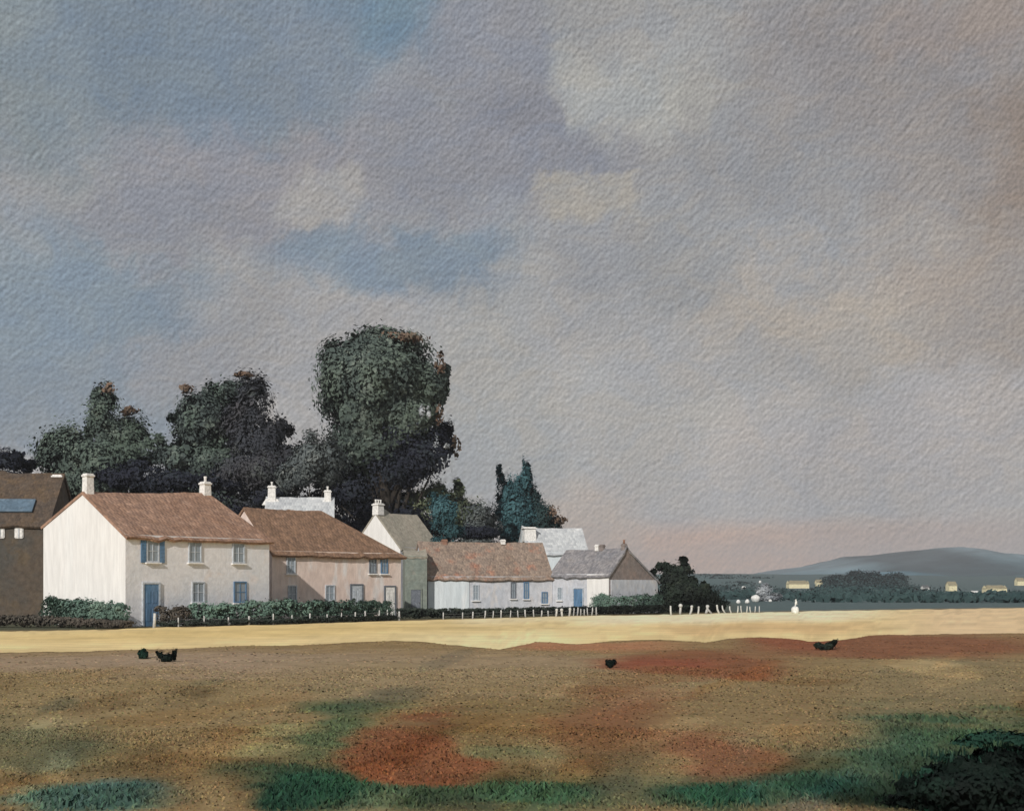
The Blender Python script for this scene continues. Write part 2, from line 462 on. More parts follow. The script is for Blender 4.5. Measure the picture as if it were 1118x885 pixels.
# grass and heather blades over the heath
def make_grass(n, y0, y1, w, h, name_seed):
    r = np.random.default_rng(name_seed)
    Y = np.sqrt(r.uniform(y0 ** 2, y1 ** 2, n)); X = r.uniform(-.62, .62, n) * Y
    px = HX + F * X / Y; py = HY + 2700 / Y
    keep = py > bot_px(px) + .8
    X, Y, px, py = X[keep], Y[keep], px[keep], py[keep]
    n = len(X)
    c = heath_rgb(X, Y)
    green = np.clip((c[:, 1] - c[:, 0]) / (c[:, 1] + .01) * 2.0, 0, 1)
    Z = terrain(X, Y)
    clump = .6 + .55 * np.clip(fbm(X * .8, Y * .8, 51, 3) + .3, 0, 1.2)
    hh = h * r.uniform(.5, 1.25, n) * clump * (1 + 1.6 * green) * (.6 + .4 * smooth(44, 20, Y))
    ww = w * r.uniform(.6, 1.4, n)
    a = np.clip(r.normal(0, .5, n), -1.1, 1.1)
    lean = r.uniform(.3, 1.6, n) * hh; la = r.uniform(.15, np.pi - .15, n)
    dx, dy = np.cos(a) * ww / 2, np.sin(a) * ww / 2
    lx, ly = np.cos(la) * lean, np.sin(la) * lean
    v = np.empty((n, 5, 3))
    v[:, 0] = np.c_[X - dx, Y - dy, Z - .02]; v[:, 1] = np.c_[X + dx, Y + dy, Z - .02]
    v[:, 2] = np.c_[X + dx * .9 + lx * .35, Y + dy * .9 + ly * .35, Z + hh * .6]
    v[:, 3] = np.c_[X + lx, Y + ly, Z + hh]
    v[:, 4] = np.c_[X - dx * .9 + lx * .35, Y - dy * .9 + ly * .35, Z + hh * .6]
    col = c * r.uniform(.82, 1.22, (n, 1)) * (1 + r.normal(0, .05, (n, 3)))
    f = (np.arange(n) * 5)[:, None] + np.array([0, 1, 2, 3, 4])[None]
    up = np.c_[r.normal(0, .28, n), r.normal(-.1, .28, n), np.ones(n)]; up /= np.linalg.norm(up, axis=1, keepdims=True)
    return np.c_[v.reshape(-1, 3), np.repeat(up, 5, 0)], f, np.repeat(np.clip(col, 0, 1), 5, 0)

gv, gf, gc, off = [], [], [], 0
for args in ((60000, 7, 17, .02, .026, 1), (45000, 15, 30, .036, .026, 2), (32000, 26, 62, .07, .026, 3)):
    v, f, c = make_grass(*args)
    gv.append(v); gf.append(f + off); gc.append(c); off += len(v)
grass = mesh_np('grass', np.concatenate(gv), np.concatenate(gf), M['grass'], colors=np.concatenate(gc))
tag(grass, 'short brown, rust and green grass covering the heath in front of the sand', 'grass', kind='stuff')

# ------------------------------------------------------------------ hills
def ridge(name, prof, dist, halfdepth, rgb_low, rgb_high, label, seed):
    prof = np.array(prof, float)
    px = np.linspace(prof[0, 0], prof[-1, 0], 260)
    s = np.linspace(-1, 1, 41)
    P, S = np.meshgrid(px, s, indexing='ij')
    X = (P - HX) * dist / F; Y = dist + S * halfdepth
    hgt = EYE + (HY - np.interp(P, prof[:, 0], prof[:, 1])) * dist / F
    prf = np.cos(S * np.pi / 2) ** 1.3
    Z = hgt * prf * (1 + .10 * fbm(X * .004, Y * .004, seed, 4) * (1 - prf * .6)) + dist * .0012 * fbm(X * .02, Y * .02, seed + 3, 3) * prf - 6 * (1 - prf)
    k = smooth(0.2, 1.0, prf + .2 * fbm(X * .006, Y * .006, seed + 7, 3))[..., None]
    fld = fbm(X * .008, Y * .004, seed + 11, 2)
    c = (np.array(lin(*rgb_low)) * (1 - k) + np.array(lin(*rgb_high)) * k) * (1 + .5 * np.sign(fld) * np.minimum(np.abs(fld) * 3, 1))[..., None] * (1 + .3 * fbm(X * .03, Y * .02, seed + 15, 3))[..., None]
    i = np.arange(P.size).reshape(P.shape)
    f = np.stack([i[:-1, :-1], i[1:, :-1], i[1:, 1:], i[:-1, 1:]], -1).reshape(-1, 4)
    return tag(mesh_np(name, np.stack([X, Y, Z], -1).reshape(-1, 3), f, M['hill'], colors=c.reshape(-1, 3), smooth_shade=True), label, 'hill', kind='structure')

ridge('hills', [(-1400, 610), (-500, 622), (300, 634), (700, 636), (770, 632), (810, 629), (850, 622), (885, 617), (915, 608), (950, 605), (985, 599), (1012, 598), (1030, 597), (1060, 603), (1090, 605), (1118, 610), (1300, 622), (1700, 618), (2400, 626)],
      1700, 520, (60, 98, 108), (98, 112, 118), 'long low grey blue hill closing the far side of the plain', 71)
ridge('hills', [(760, 642), (860, 635), (930, 627), (980, 625), (1040, 630), (1118, 628), (1300, 624), (1700, 632)],
      1150, 260, (58, 86, 94), (72, 98, 108), 'darker teal rise in front of the grey hill', 91)

# ------------------------------------------------------------------ foliage
def leaf_cloud(blobs, n, size, seed, flat=.6, droop=0.0, spread=1.0):
    """leaf shaped faces gathered in ragged clumps over the blobs; blob = (x, y, z, rx, ry, rz)"""
    r = np.random.default_rng(seed)
    B = np.array(blobs, float)
    wts = B[:, 3] * B[:, 5] + B[:, 3] * B[:, 4]; wts /= wts.sum()
    # clumps
    nc = max(len(B) * 16, 10)
    ci = r.choice(len(B), nc, p=wts)
    u = r.normal(size=(nc, 3)); u /= np.linalg.norm(u, axis=1, keepdims=True)
    cr = r.uniform(.22, .42, nc)
    cp = B[ci, :3] + u * B[ci, 3:6] * (r.uniform(.45, .98, nc) - cr * .25)[:, None]
    k = r.integers(0, nc, n)
    q = r.normal(size=(n, 3)); q /= np.linalg.norm(q, axis=1, keepdims=True)
    rad = np.abs(r.normal(.75, .33, n)) * spread
    off = q * rad[:, None] * cr[k][:, None] * B[ci[k], 3:6]
    p = cp[k] + off
    ok = p[:, 2] > 0.02
    p, k, q = p[ok], k[ok], q[ok]
    m = len(p)
    nrm = q * .6 + u[k] * .6 + r.normal(0, flat, (m, 3)) + np.array([0, 0, .25]); nrm /= np.linalg.norm(nrm, axis=1, keepdims=True)
    cen = (B[:, :3] * wts[:, None]).sum(0)
    ext = np.maximum(np.abs(B[:, :3] - cen).max(0) + B[:, 3:6].mean(0), .2)
    whole = (p - cen) / ext
    soft = whole * .75 + u[k] * .40 + q * .35 + np.array([0, 0, .12]) + r.normal(0, .22, (m, 3))
    soft /= np.linalg.norm(soft, axis=1, keepdims=True)
    nrm *= np.sign((nrm * soft).sum(1, keepdims=True) + 1e-9)
    nrm = nrm * .6 + soft * .6; nrm /= np.linalg.norm(nrm, axis=1, keepdims=True)
    t1 = np.cross(nrm, r.normal(size=(m, 3))); t1 /= np.linalg.norm(t1, axis=1, keepdims=True)
    t1[:, 2] -= droop; t1 /= np.linalg.norm(t1, axis=1, keepdims=True)
    t2 = np.cross(nrm, t1)
    s = size * r.uniform(.45, 1.35, (m, 1)); e = s * r.uniform(.4, .75, (m, 1))
    v = np.empty((m, 5, 3))
    v[:, 0] = p - t1 * s * .5; v[:, 1] = p + t2 * e * .5 - t1 * s * .1; v[:, 2] = p + t1 * s * .3 + t2 * e * .35
    v[:, 3] = p + t1 * s * .55; v[:, 4] = p - t2 * e * .5 + nrm * s * .08
    f = (np.arange(m) * 5)[:, None] + np.arange(4, -1, -1)[None]
    return np.c_[v.reshape(-1, 3), np.repeat(soft, 5, 0)], f


def core_mesh(blobs, k, seed, per=900):
    """dense inner mass of twigs so that a crown is not see-through everywhere (as 5-gon chips too)"""
    return leaf_cloud([(b[0], b[1], b[2], b[3] * k, b[4] * k, b[5] * k) for b in blobs], int(len(blobs) * per), min(max(b[3] for b in blobs) * .28, .62), seed, .6)


def px_blobs(lst, d, oy=0.0, depth_k=.8):
    """blob outlines given by where they stand in the view at distance d; local to the trunk foot"""
    out = []
    for i, (cx, cy, rx, ry) in enumerate(lst):
        dy = ((i * 37) % 11 - 5) / 5 * rx * d / F * .35
        p = at(cx, cy, d + dy)
        out.append((p.x, p.y, p.z, rx * d / F, max(rx, ry * .6) * d / F * depth_k, ry * d / F))
    return out


def tree(name, label, cat, blobs_px, d, foot_px, leaf, n, size, seed, group=None, trunk_r=.35, limbs=True, russet=None, spread=1.22):
    foot = Vector(((foot_px - HX) * d / F, d, 0))
    foot.z = float(terrain(foot.x, foot.y)) - .05
    root = empty(name, foot)
    tag(root, label, cat, group)
    bl = [(b[0] - foot.x, b[1] - foot.y, b[2] - foot.z, *b[3:]) for b in px_blobs(blobs_px, d)]
    v, f = leaf_cloud(bl, int(n * 3.6), size * .47, seed, spread=spread)
    v2, f2 = core_mesh(bl, .74, seed + 100)
    mesh_np('crown', np.concatenate([v, v2]), np.concatenate([f, f2 + len(v)]), M[leaf], root)
    if russet:
        rb = [(b[0] - foot.x, b[1] - foot.y, b[2] - foot.z, *b[3:]) for b in px_blobs(russet, d - 1.0)]
        v, f = leaf_cloud(rb, 130 * len(rb), size * .6, seed + 7, spread=1.3)
        o = mesh_np('foliage', v, f, M['leaf_russet'], root)
        o['label'] = 'russet brown leaves at the edge of the crown'
    if trunk_r:
        bm = bmesh.new()
        top = max(b[2] for b in bl)
        mid = Vector(bl[0][:3])
        pts = [Vector((0, 0, 0)), Vector((.1, 0, top * .25)), Vector((mid.x * .4, mid.y * .4, top * .5)), Vector((mid.x * .8, mid.y * .8, top * .8))]
        add_tube(bm, pts, [trunk_r * 1.25, trunk_r, trunk_r * .7, trunk_r * .3], 8)
        if limbs:
            for i, b in enumerate(bl):
                s = pts[1].lerp(pts[2], (i % 4) / 4)
                e = Vector(b[:3])
                add_tube(bm, [s, s.lerp(e, .5) + Vector((0, 0, -.3)), e], [trunk_r * .5, trunk_r * .3, trunk_r * .1], 6)
        bm_obj('trunk', bm, M['bark'], root, True)
    return root


SILVER = []
TG = 'tall trees behind the houses'
tree('broadleaf_tree', 'low spreading green tree at the left with a pointed brown tipped top', 'tree',
     [(110, 458, 26, 38), (75, 492, 36, 32), (140, 480, 34, 26), (120, 505, 52, 28), (168, 490, 24, 22), (60, 505, 24, 20), (112, 436, 17, 20), (100, 530, 64, 22), (150, 560, 60, 26), (70, 555, 40, 20)], 106, 112, 'leaf_green', 9500, .62, 11, TG,
     russet=[(118, 424, 10, 8), (143, 449, 10, 5)])
tree('broadleaf_tree', 'rounded dark green tree between the pointed low one and the plum black one', 'tree',
     [(222, 450, 32, 30), (212, 485, 34, 34), (248, 432, 26, 22), (190, 505, 34, 24), (235, 505, 40, 28), (200, 462, 18, 18), (220, 560, 60, 30), (246, 470, 22, 30)], 104, 218, 'leaf_deep', 9000, .60, 12, TG, russet=[(203, 424, 8, 5)])
tree('broadleaf_tree', 'plum black tree with a narrow rounded top beside the rounded green tree', 'tree',
     [(274, 440, 25, 33), (283, 480, 30, 34), (306, 470, 16, 22), (275, 515, 44, 26), (316, 500, 20, 22), (280, 560, 50, 30), (258, 465, 18, 30)], 103, 280, 'leaf_dark', 8000, .58, 13, TG, russet=[(268, 409, 12, 4)])
tall = tree('broadleaf_tree', 'tallest tree, big round green crown standing over the brown roofed house', 'tree',
     [(408, 412, 52, 44), (385, 395, 40, 34), (440, 410, 44, 42), (392, 450, 42, 38), (450, 455, 38, 36), (420, 378, 42, 18), (362, 405, 22, 24), (468, 425, 22, 36), (372, 430, 26, 30), (400, 490, 40, 32), (486, 412, 8, 26)],
     108, 425, 'leaf_big', 17000, .74, 14, TG, trunk_r=.6, russet=[(482, 396, 7, 14), (440, 368, 22, 4), (499, 487, 5, 14), (480, 452, 4, 16)])
sb = [(b[0] - tall.location.x, b[1] - tall.location.y, b[2] - tall.location.z, *b[3:]) for b in px_blobs([(459.5, 449, 2.2, 8), (468, 450, 2.2, 8), (488, 487, 3, 3), (462, 449, 1.2, 6)], 102.5)]
v, f = leaf_cloud(sb, 260, .26, 77)
mesh_np('foliage', v, f, M['leaf_silver'], tall)['label'] = 'two pale silvery upright leaf dabs on the right of the crown'
tree('broadleaf_tree', 'blue black tree under the tallest green crown, leaves coloured as its shade', 'tree',
     [(460, 492, 42, 34), (420, 515, 46, 36), (380, 535, 42, 30), (440, 505, 42, 30), (488, 478, 16, 26), (385, 500, 28, 26), (345, 528, 34, 26), (420, 570, 60, 30), (340, 570, 50, 24), (380, 590, 70, 20)], 109, 420, 'leaf_night', 11000, .66, 15, TG)  # shade of the lower crown put into the near black leaf colour
tree('bush', 'grey green bush in the gap between the plum black tree and the tallest tree', 'bush',
     [(338, 500, 24, 26), (320, 520, 22, 24), (358, 505, 22, 28)], 99, 338, 'leaf_grey', 3200, .5, 16, trunk_r=.15)
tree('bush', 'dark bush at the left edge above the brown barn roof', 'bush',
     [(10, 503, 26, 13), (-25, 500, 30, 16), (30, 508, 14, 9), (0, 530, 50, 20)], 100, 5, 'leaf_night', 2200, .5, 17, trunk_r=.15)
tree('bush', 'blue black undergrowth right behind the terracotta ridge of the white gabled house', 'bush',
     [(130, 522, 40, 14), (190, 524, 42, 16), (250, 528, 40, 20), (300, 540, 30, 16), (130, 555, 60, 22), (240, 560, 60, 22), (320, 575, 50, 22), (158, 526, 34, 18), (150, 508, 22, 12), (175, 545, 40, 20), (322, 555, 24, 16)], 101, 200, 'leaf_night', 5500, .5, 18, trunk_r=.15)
tree('bush', 'light olive green bush below the blue black tree beside the tan roof', 'bush',
     [(452, 546, 26, 13), (480, 540, 20, 16), (435, 550, 14, 9), (498, 535, 12, 14), (450, 575, 40, 26), (495, 565, 30, 26)], 111, 460, 'leaf_light', 3000, .5, 19, trunk_r=.15)
tree('bush', 'narrow bright teal bush in front of the tan roof', 'bush',
     [(484, 560, 17, 22), (492, 578, 15, 14), (480, 548, 12, 12), (482, 590, 12, 10)], 96, 485, 'leaf_teal', 2200, .42, 20, trunk_r=.12)
tree('bush', 'dark grey bush between the narrow teal bush and the teal conifers', 'bush',
     [(515, 562, 20, 18), (500, 552, 12, 14), (530, 565, 16, 16), (518, 577, 20, 9), (520, 595, 26, 14)], 112, 515, 'leaf_grey', 2600, .45, 21, trunk_r=.12)
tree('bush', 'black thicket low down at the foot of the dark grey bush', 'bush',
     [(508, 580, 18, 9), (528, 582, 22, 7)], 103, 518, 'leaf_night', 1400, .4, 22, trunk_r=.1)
CG = 'teal conifers behind the long cottage'
tree('conifer', 'tallest teal conifer with two thin dark tips', 'conifer',
     [(560, 560, 22, 26), (552, 540, 12, 22), (566, 535, 10, 24), (575, 522, 6, 24), (546, 520, 5, 18), (574, 560, 20, 24), (577, 505, 3, 9), (560, 585, 22, 16)], 121, 560, 'leaf_teal', 5200, .46, 23, CG, trunk_r=.25, limbs=False)
tree('conifer', 'shorter dull teal conifer with a brown sloping right side', 'conifer',
     [(590, 568, 18, 18), (582, 548, 10, 20), (604, 572, 12, 12), (586, 560, 12, 14), (592, 585, 16, 12)], 122, 588, 'leaf_wood', 2800, .46, 24, CG, trunk_r=.2, limbs=False, russet=[(603, 559, 9, 9), (612, 568, 8, 5)])
tree('conifer', 'ragged black green tree leaning at the end of the houses beside the white posts', 'tree',
     [(735, 630, 18, 15), (748, 622, 9, 8), (722, 617, 9, 7), (745, 645, 26, 13), (765, 652, 20, 10), (730, 655, 24, 12), (756, 636, 8, 8), (785, 660, 12, 6), (760, 662, 30, 7), (714, 625, 5, 5), (746, 614, 4, 7), (768, 640, 9, 4)], 96, 742, 'leaf_black', 6500, .42, 25, trunk_r=.22, spread=1.4)
tree('bush', 'silvery grey bush far out on the plain beside the ragged black tree', 'bush',
     [(833, 646, 11, 7), (836, 640, 6, 6), (846, 651, 10, 5), (836, 653, 12, 4)], 168, 834, 'leaf_silver', 900, .34, 26, trunk_r=.1)


def hedge(name, label, pts, leaf, size, dens, seed, thick=.9, group=None, cat='hedge'):
    """clipped hedge: pts = (px, distance, height) along its line"""
    r = np.random.default_rng(seed)
    P = [Vector(((px - HX) * d / F, d, h)) for px, d, h in pts]
    foot = Vector((P[0].x, P[0].y, 0))
    vs, fs, off = [], [], 0
    bl = []
    for a, b in zip(P, P[1:]):
        L = (b.xy - a.xy).length
        k = max(2, int(L / .45))
        for i in range(k):
            q = a.lerp(b, (i + .5) / k)
            h = q.z * (1 + r.uniform(-.05, .04))
            bl.append((q.x - foot.x, q.y - foot.y, h * .5, .52, thick * .5, h * .54))
            bl.append((q.x - foot.x + r.uniform(-.2, .2), q.y - foot.y, h * .82, .42, thick * .42, h * .2))
    v, f = leaf_cloud(bl, int(dens * 2.0 * len(bl)), size * .6, seed, .5)
    v2, f2 = core_mesh(bl, .75, seed + 9, 60)
    v2[:, 2] = np.maximum(v2[:, 2], .01)
    f = np.concatenate([f, f2 + len(v)]); v = np.concatenate([v, v2])
    bm = bmesh.new()
    o = mesh_np(name, v, f, M[leaf])
    o.location = foot
    bm.free()
    return tag(o, label, cat, group)


hedge('hedge', 'tall clipped green hedge at the foot of the white gable', [(50, 64.0, 1.5), (96, 61.0, 1.3), (138, 59.6, 1.2)], 'leaf_hedge', .22, 150, 41)
hedge('hedge', 'long green hedge in front of the grey and pink house fronts behind the white posts', [(206, 62.6, 1.15), (255, 64.5, 1.2), (300, 66.5, 1.3), (360, 69.5, 1.25), (425, 72.8, 1.2)], 'leaf_hedge', .24, 150, 42)
hedge('hedge', 'brown grey bit of hedge left of the long green hedge', [(174, 61.6, 1.05), (206, 62.4, 1.05)], 'leaf_brown', .2, 170, 43)
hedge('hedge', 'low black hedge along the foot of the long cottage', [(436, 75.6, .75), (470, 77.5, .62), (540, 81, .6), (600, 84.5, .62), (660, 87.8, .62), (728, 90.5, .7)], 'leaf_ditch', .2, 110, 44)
hedge('hedge', 'bright green hedge in front of the grey gable at the end of the row', [(648, 89.6, 1.1), (655, 89.5, 1.7), (664, 89.5, 1.35), (694, 90.2, 1.4), (722, 92, 1.5)], 'leaf_hedge', .2, 160, 45)
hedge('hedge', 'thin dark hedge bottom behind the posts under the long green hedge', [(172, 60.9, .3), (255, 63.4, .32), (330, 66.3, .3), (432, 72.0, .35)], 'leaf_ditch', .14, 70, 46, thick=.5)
hedge('hedge', 'dull brown bank of scrub below the brown barn', [(-60, 61, .7), (10, 60.5, .6), (50, 60.2, .6), (140, 58.8, .35)], 'leaf_brown', .22, 80, 47)

# far wood and field hedges
wb = []
r = np.random.default_rng(5)
for _ in range(110):
    d = r.uniform(250, 500); px = r.uniform(900, 978); X = (px - HX) * d / F
    wb.append((X, d, float(terrain(X, d)) + .7, r.uniform(4, 9), 2.5, r.uniform(.8, 1.5)))
for _ in range(120):
    d = r.uniform(480, 600)
    px = r.uniform(905, 985)
    X = (px - HX) * d / F
    z0 = float(terrain(X, d))
    hmax = 4.4 * (1 - ((px - 950) / 65) ** 2 * .6) * (1 + .45 * math.sin(px * .21) * math.sin(px * .083))
    wb.append((X, d, z0 + hmax * .45, r.uniform(3, 6), 4, max(1.0, hmax * r.uniform(.5, .75))))
for _ in range(260):
    d = r.uniform(150, 420) if r.random() < .7 else r.uniform(420, 700)
    px = r.uniform(780, 1700)
    X = (px - HX) * d / F
    if px < 870 and d < 190: continue
    if any(abs(px - c) < 26 for c in (873, 895, 1012, 1041, 1067, 1089, 1115)) and d > 240: continue
    z0 = float(terrain(X, d))
    wb.append((X, d, z0 + .3, r.uniform(8, 24), 1.5, r.uniform(.4, .8) * (1 + d / 500)))
v, f = leaf_cloud(wb, 60000, 1.0, 61, .5)
tag(mesh_np('woods', v, f, M['leaf_wood']), 'dark teal far wood and field hedges lying under the grey hill', 'woods', kind='stuff')

# ------------------------------------------------------------------ houses
def roof_mesh(name, L, W, ef, er, r0, r1, i0, i1, rv, mat, parent, over=.22, ext0=.12, ext1=.12, seed=0, thick=.14, sag=.05):
    """pitched roof: front/rear eave heights, ridge heights at both ends, hip insets, ridge line at depth rv"""
    rg = np.random.default_rng(seed)
    bm = bmesh.new()
    sf = (((r0 + r1) / 2) - ef) / rv; sr = (((r0 + r1) / 2) - er) / (W - rv)
    R0, R1 = Vector((i0 if i0 else -ext0, rv, r0)), Vector((L - i1 if i1 else L + ext1, rv, r1))
    u0, u1 = -(over if i0 else ext0), L + (over if i1 else ext1)
    F0, F1 = Vector((u0, -over, ef - sf * over)), Vector((u1, -over, ef - sf * over))
    B0, B1 = Vector((u0, W + over, er - sr * over)), Vector((u1, W + over, er - sr * over))

    def grid(a, b, c, d, nu, nv):
        P = []
        for i in range(nu + 1):
            row = []
            for j in range(nv + 1):
                s, t = i / nu, j / nv
                p = a.lerp(b, s).lerp(d.lerp(c, s), t)
                if 0 < i < nu:
                    p = p + Vector((0, 0, -sag * math.sin(math.pi * s) + rg.normal(0, .016)))
                if j == 0 and 0 < i < nu:
                    p = p + Vector((0, 0, rg.normal(0, .03)))
                row.append(bm.verts.new(p))
            P.append(row)
        for i in range(nu):
            for j in range(nv):
                vs = [P[i][j], P[i + 1][j], P[i + 1][j + 1], P[i][j + 1]]
                bm.faces.new(vs)
    nu = max(6, int(L / .45))
    grid(F0, F1, R1, R0, nu, 6)
    grid(B1, B0, R0, R1, nu, 6)
    if i0: grid(B0, F0, R0, R0, 6, 6)
    if i1: grid(F1, B1, R1, R1, 6, 6)
    bmesh.ops.remove_doubles(bm, verts=bm.verts[:], dist=.03)
    bmesh.ops.recalc_face_normals(bm, faces=bm.faces[:])
    bmesh.ops.solidify(bm, geom=bm.faces[:], thickness=thick)
    o = bm_obj(name, bm, mat, parent)
    # ridge cap
    return o


def wall_poly(name, polys, mat, parent):
    bm = bmesh.new()
    for poly in polys:
        bm.faces.new([bm.verts.new(p) for p in poly])
    bmesh.ops.remove_doubles(bm, verts=bm.verts[:], dist=.001)
    bmesh.ops.triangulate(bm, faces=bm.faces[:])
    bmesh.ops.subdivide_edges(bm, edges=[e for e in bm.edges if e.calc_length() > 2], cuts=2, use_grid_fill=True)
    return bm_obj(name, bm, mat, parent)


def chimney(parent, u, v, z0, w, h, mat='white_paint', pots=1, name='chimney', base_w=None):
    bm = bmesh.new()
    add_box(bm, (u, v, z0 + h / 2), (w, w, h), bevel=.02, taper=.9)
    add_box(bm, (u, v, z0 + h - .12), (w * 1.12, w * 1.12, .1), bevel=.02)
    if base_w:
        add_box(bm, (u, v, z0 + h * .16), (base_w, w * 1.15, h * .34), bevel=.03, taper=.6)
    c = bm_obj(name, bm, M[mat], parent)
    for k in range(pots):
        bm = bmesh.new()
        x = u + (k - (pots - 1) / 2) * .26
        add_tube(bm, [(x, v, z0 + h - .01), (x, v, z0 + h + .18), (x, v, z0 + h + .27), (x, v, z0 + h + .3)], [.085, .075, .10, .09], 8)
        bm_obj('chimney_pot', bm, M['white_paint' if mat == 'white_paint' else 'clay_pot'], c, True)
    return c


def window(parent, u, z, w, h, pane='glass', frame='grey_paint', shutter=None, vface=0.0, sill=True, bars=True):
    """window on the front face v = vface: frame, pane, sill, optional pair of shutters"""
    bm = bmesh.new()
    fw = .07
    for s in (-1, 1):
        add_box(bm, (u + s * (w / 2 - fw / 2), vface - .03, z), (fw, .07, h))
        add_box(bm, (u, vface - .03, z + s * (h / 2 - fw / 2)), (w - 2 * fw - .004, .066, fw))
    if bars:
        add_box(bm, (u, vface - .022, z), (.035, .04, h - 2 * fw - .004))
        add_box(bm, (u, vface - .019, z), (w - 2 * fw - .006, .034, .035))
    o = bm_obj('window', bm, M[frame], parent)
    bm = bmesh.new()
    add_box(bm, (u, vface - .006, z), (w - 2 * fw + .02, .02, h - 2 * fw + .02))
    bm_obj('pane', bm, M[pane], o)
    if sill:
        bm = bmesh.new()
        add_box(bm, (u, vface - .07, z - h / 2 - .045), (w + .16, .16, .08), bevel=.01)
        bm_obj('sill', bm, M['limewash'], o)
    if shutter:
        for s in (-1, 1):
            bm = bmesh.new()
            add_box(bm, (u + s * (w / 2 + .17), vface - .035, z), (.3, .05, h + .05), bevel=.01)
            for k in range(6):
                add_box(bm, (u + s * (w / 2 + .17), vface - .065, z - h / 2 + .12 + k * (h - .2) / 5), (.22, .015, .06))
            bm_obj('shutter', bm, M[shutter], o)
    return o


def door(parent, u, w, h, mat='blue_paint', frame='grey_paint', z0=.02, vface=0.0):
    bm = bmesh.new()
    add_box(bm, (u, vface - .03, z0 + h / 2), (w, .06, h), bevel=.01)
    for sx in (-1, 1):
        for zz in (.28, .7):
            add_box(bm, (u + sx * w * .22, vface - .065, z0 + h * zz), (w * .3, .02, h * .3), bevel=.005)
    d = bm_obj('door', bm, M[mat], parent)
    bm = bmesh.new()
    for s in (-1, 1):
        add_box(bm, (u + s * (w / 2 + .05), vface - .04, z0 + h / 2), (.09, .1, h))
    add_box(bm, (u, vface - .04, z0 + h + .05), (w + .19, .1, .09))
    bm_obj('door_frame', bm, M[frame], d)
    bm = bmesh.new()
    add_tube(bm, [(u + w * .36, vface - .06, z0 + h * .47), (u + w * .36, vface - .13, z0 + h * .47)], [.025, .03], 8)
    bm_obj('handle', bm, M['iron'], d)
    return d


def footprint(px, d):
    p = Vector(((px - HX) * d / F, d, 0))
    p.z = float(terrain(p.x, p.y))
    return p


def house(name, label, px, d, ang, L, W, ef, er, r0, r1, i0=0, i1=0, rv=None, wall='grey_render', roof='terracotta', gable0=None, gable1=None, cat='house', group=None, anchor=0.0, seed=0, **kw):
    """px, d locate the front wall's corner at u = anchor * L; ang turns the front away to the right"""
    rv = rv or W / 2
    a = R(ang)
    p = footprint(px, d) - Vector((math.cos(a), math.sin(a), 0)) * (anchor * L)
    p.z = -.05
    root = empty(name, p, a)
    tag(root, label, cat, group)
    z = .05
    fl, fr, bl, br = (0, 0), (L, 0), (0, W), (L, W)
    front = [(0, 0, 0), (L, 0, 0), (L, 0, ef), (0, 0, ef)]
    rear = [(L, W, 0), (0, W, 0), (0, W, er), (L, W, er)]
    g0 = [(0, W, 0), (0, 0, 0), (0, 0, ef)] + ([(0, rv, r0 - .06)] if not i0 else []) + [(0, W, er)]
    g1 = [(L, 0, 0), (L, W, 0), (L, W, er)] + ([(L, rv, r1 - .06)] if not i1 else []) + [(L, 0, ef)]
    polys = [front, rear]
    for gpoly, gm in ((g0, gable0), (g1, gable1)):
        if gm: 
            wall_poly('gable_wall', [gpoly], M[gm], root)
        else: polys.append(gpoly)
    wall_poly('wall', polys, M[wall], root)
    roof_mesh('roof', L, W, ef, er, r0, r1, i0, i1, rv, M[roof], root, seed=seed, **kw)
    return root


# 1 the big white gabled house
h1 = house('farmhouse', 'large two storey house with a bright white gable and orange brown tiled roof', 137, 61.4, 50, 9.0, 7.8, 4.64, 5.35, 6.95, 7.35,
           i1=1.25, rv=3.9, wall='grey_render', roof='terracotta', gable0='limewash', seed=1, ext0=.05)
chimney(h1, .3, 3.9, 6.75, .46, 1.15, pots=0)
chimney(h1, 7.6, 3.9, 7.1, .5, .85, pots=1)
window(h1, 1.55, 3.85, .75, 1.15, shutter='blue_paint')
window(h1, 4.1, 3.85, .8, 1.1)
window(h1, 6.9, 3.85, .8, 1.1)
window(h1, 7.0, 1.75, .85, 1.15, frame='blue_paint')
window(h1, 4.3, 1.75, .8, 1.1)
door(h1, 1.45, .85, 2.15)

# 2 the pink rendered house
h2 = house('pink_house', 'pink rendered two storey house with a brown roof hipped down at its right end', 297, 74, 42, 9.6, 6.6, 4.2, 4.4, 6.95, 6.95,
           i1=4.0, rv=3.2, wall='pink_render', roof='brown_tiles', seed=2, ext0=.1, over=.3)
window(h2, 1.3, 3.35, .62, 1.05)
window(h2, 7.35, 3.4, .55, 1.05, frame='dark_wood')
window(h2, 8.25, 3.4, .55, 1.05, frame='blue_paint')
window(h2, 1.4, 1.6, .62, 1.05)
door(h2, 6.1, .8, 2.1, mat='grey_paint', frame='dark_wood')
door(h2, 8.7, .75, 2.0, mat='white_paint', frame='dark_wood')
window(h2, 4.1, 1.65, .7, 1.0)

# 3 white chimneyed house behind the pink one
h3 = house('white_house', 'white house with a pale slate ridge and two white chimneys rising behind the brown roof', 290, 93, 8, 5.0, 5.0, 7.3, 7.3, 9.0, 9.0,
           wall='limewash', roof='pale_slate', seed=3)
chimney(h3, .35, 2.2, 8.3, .62, 1.5, pots=1, base_w=1.5)
chimney(h3, 4.6, 2.2, 8.3, .55, 1.2, pots=1, base_w=1.2)

# 4 house with a small white gable and tan roof
h4 = house('gabled_cottage', 'cottage showing a small steep white gable and a tan roof beside the teal bush', 437, 97, 50, 4.6, 5.6, 5.15, 5.15, 8.0, 8.0,
           wall='lilac_render', roof='tan_thatch', gable0='limewash', seed=4, ext0=.02)
chimney(h4, .3, 2.8, 7.75, .7, .95, pots=3)

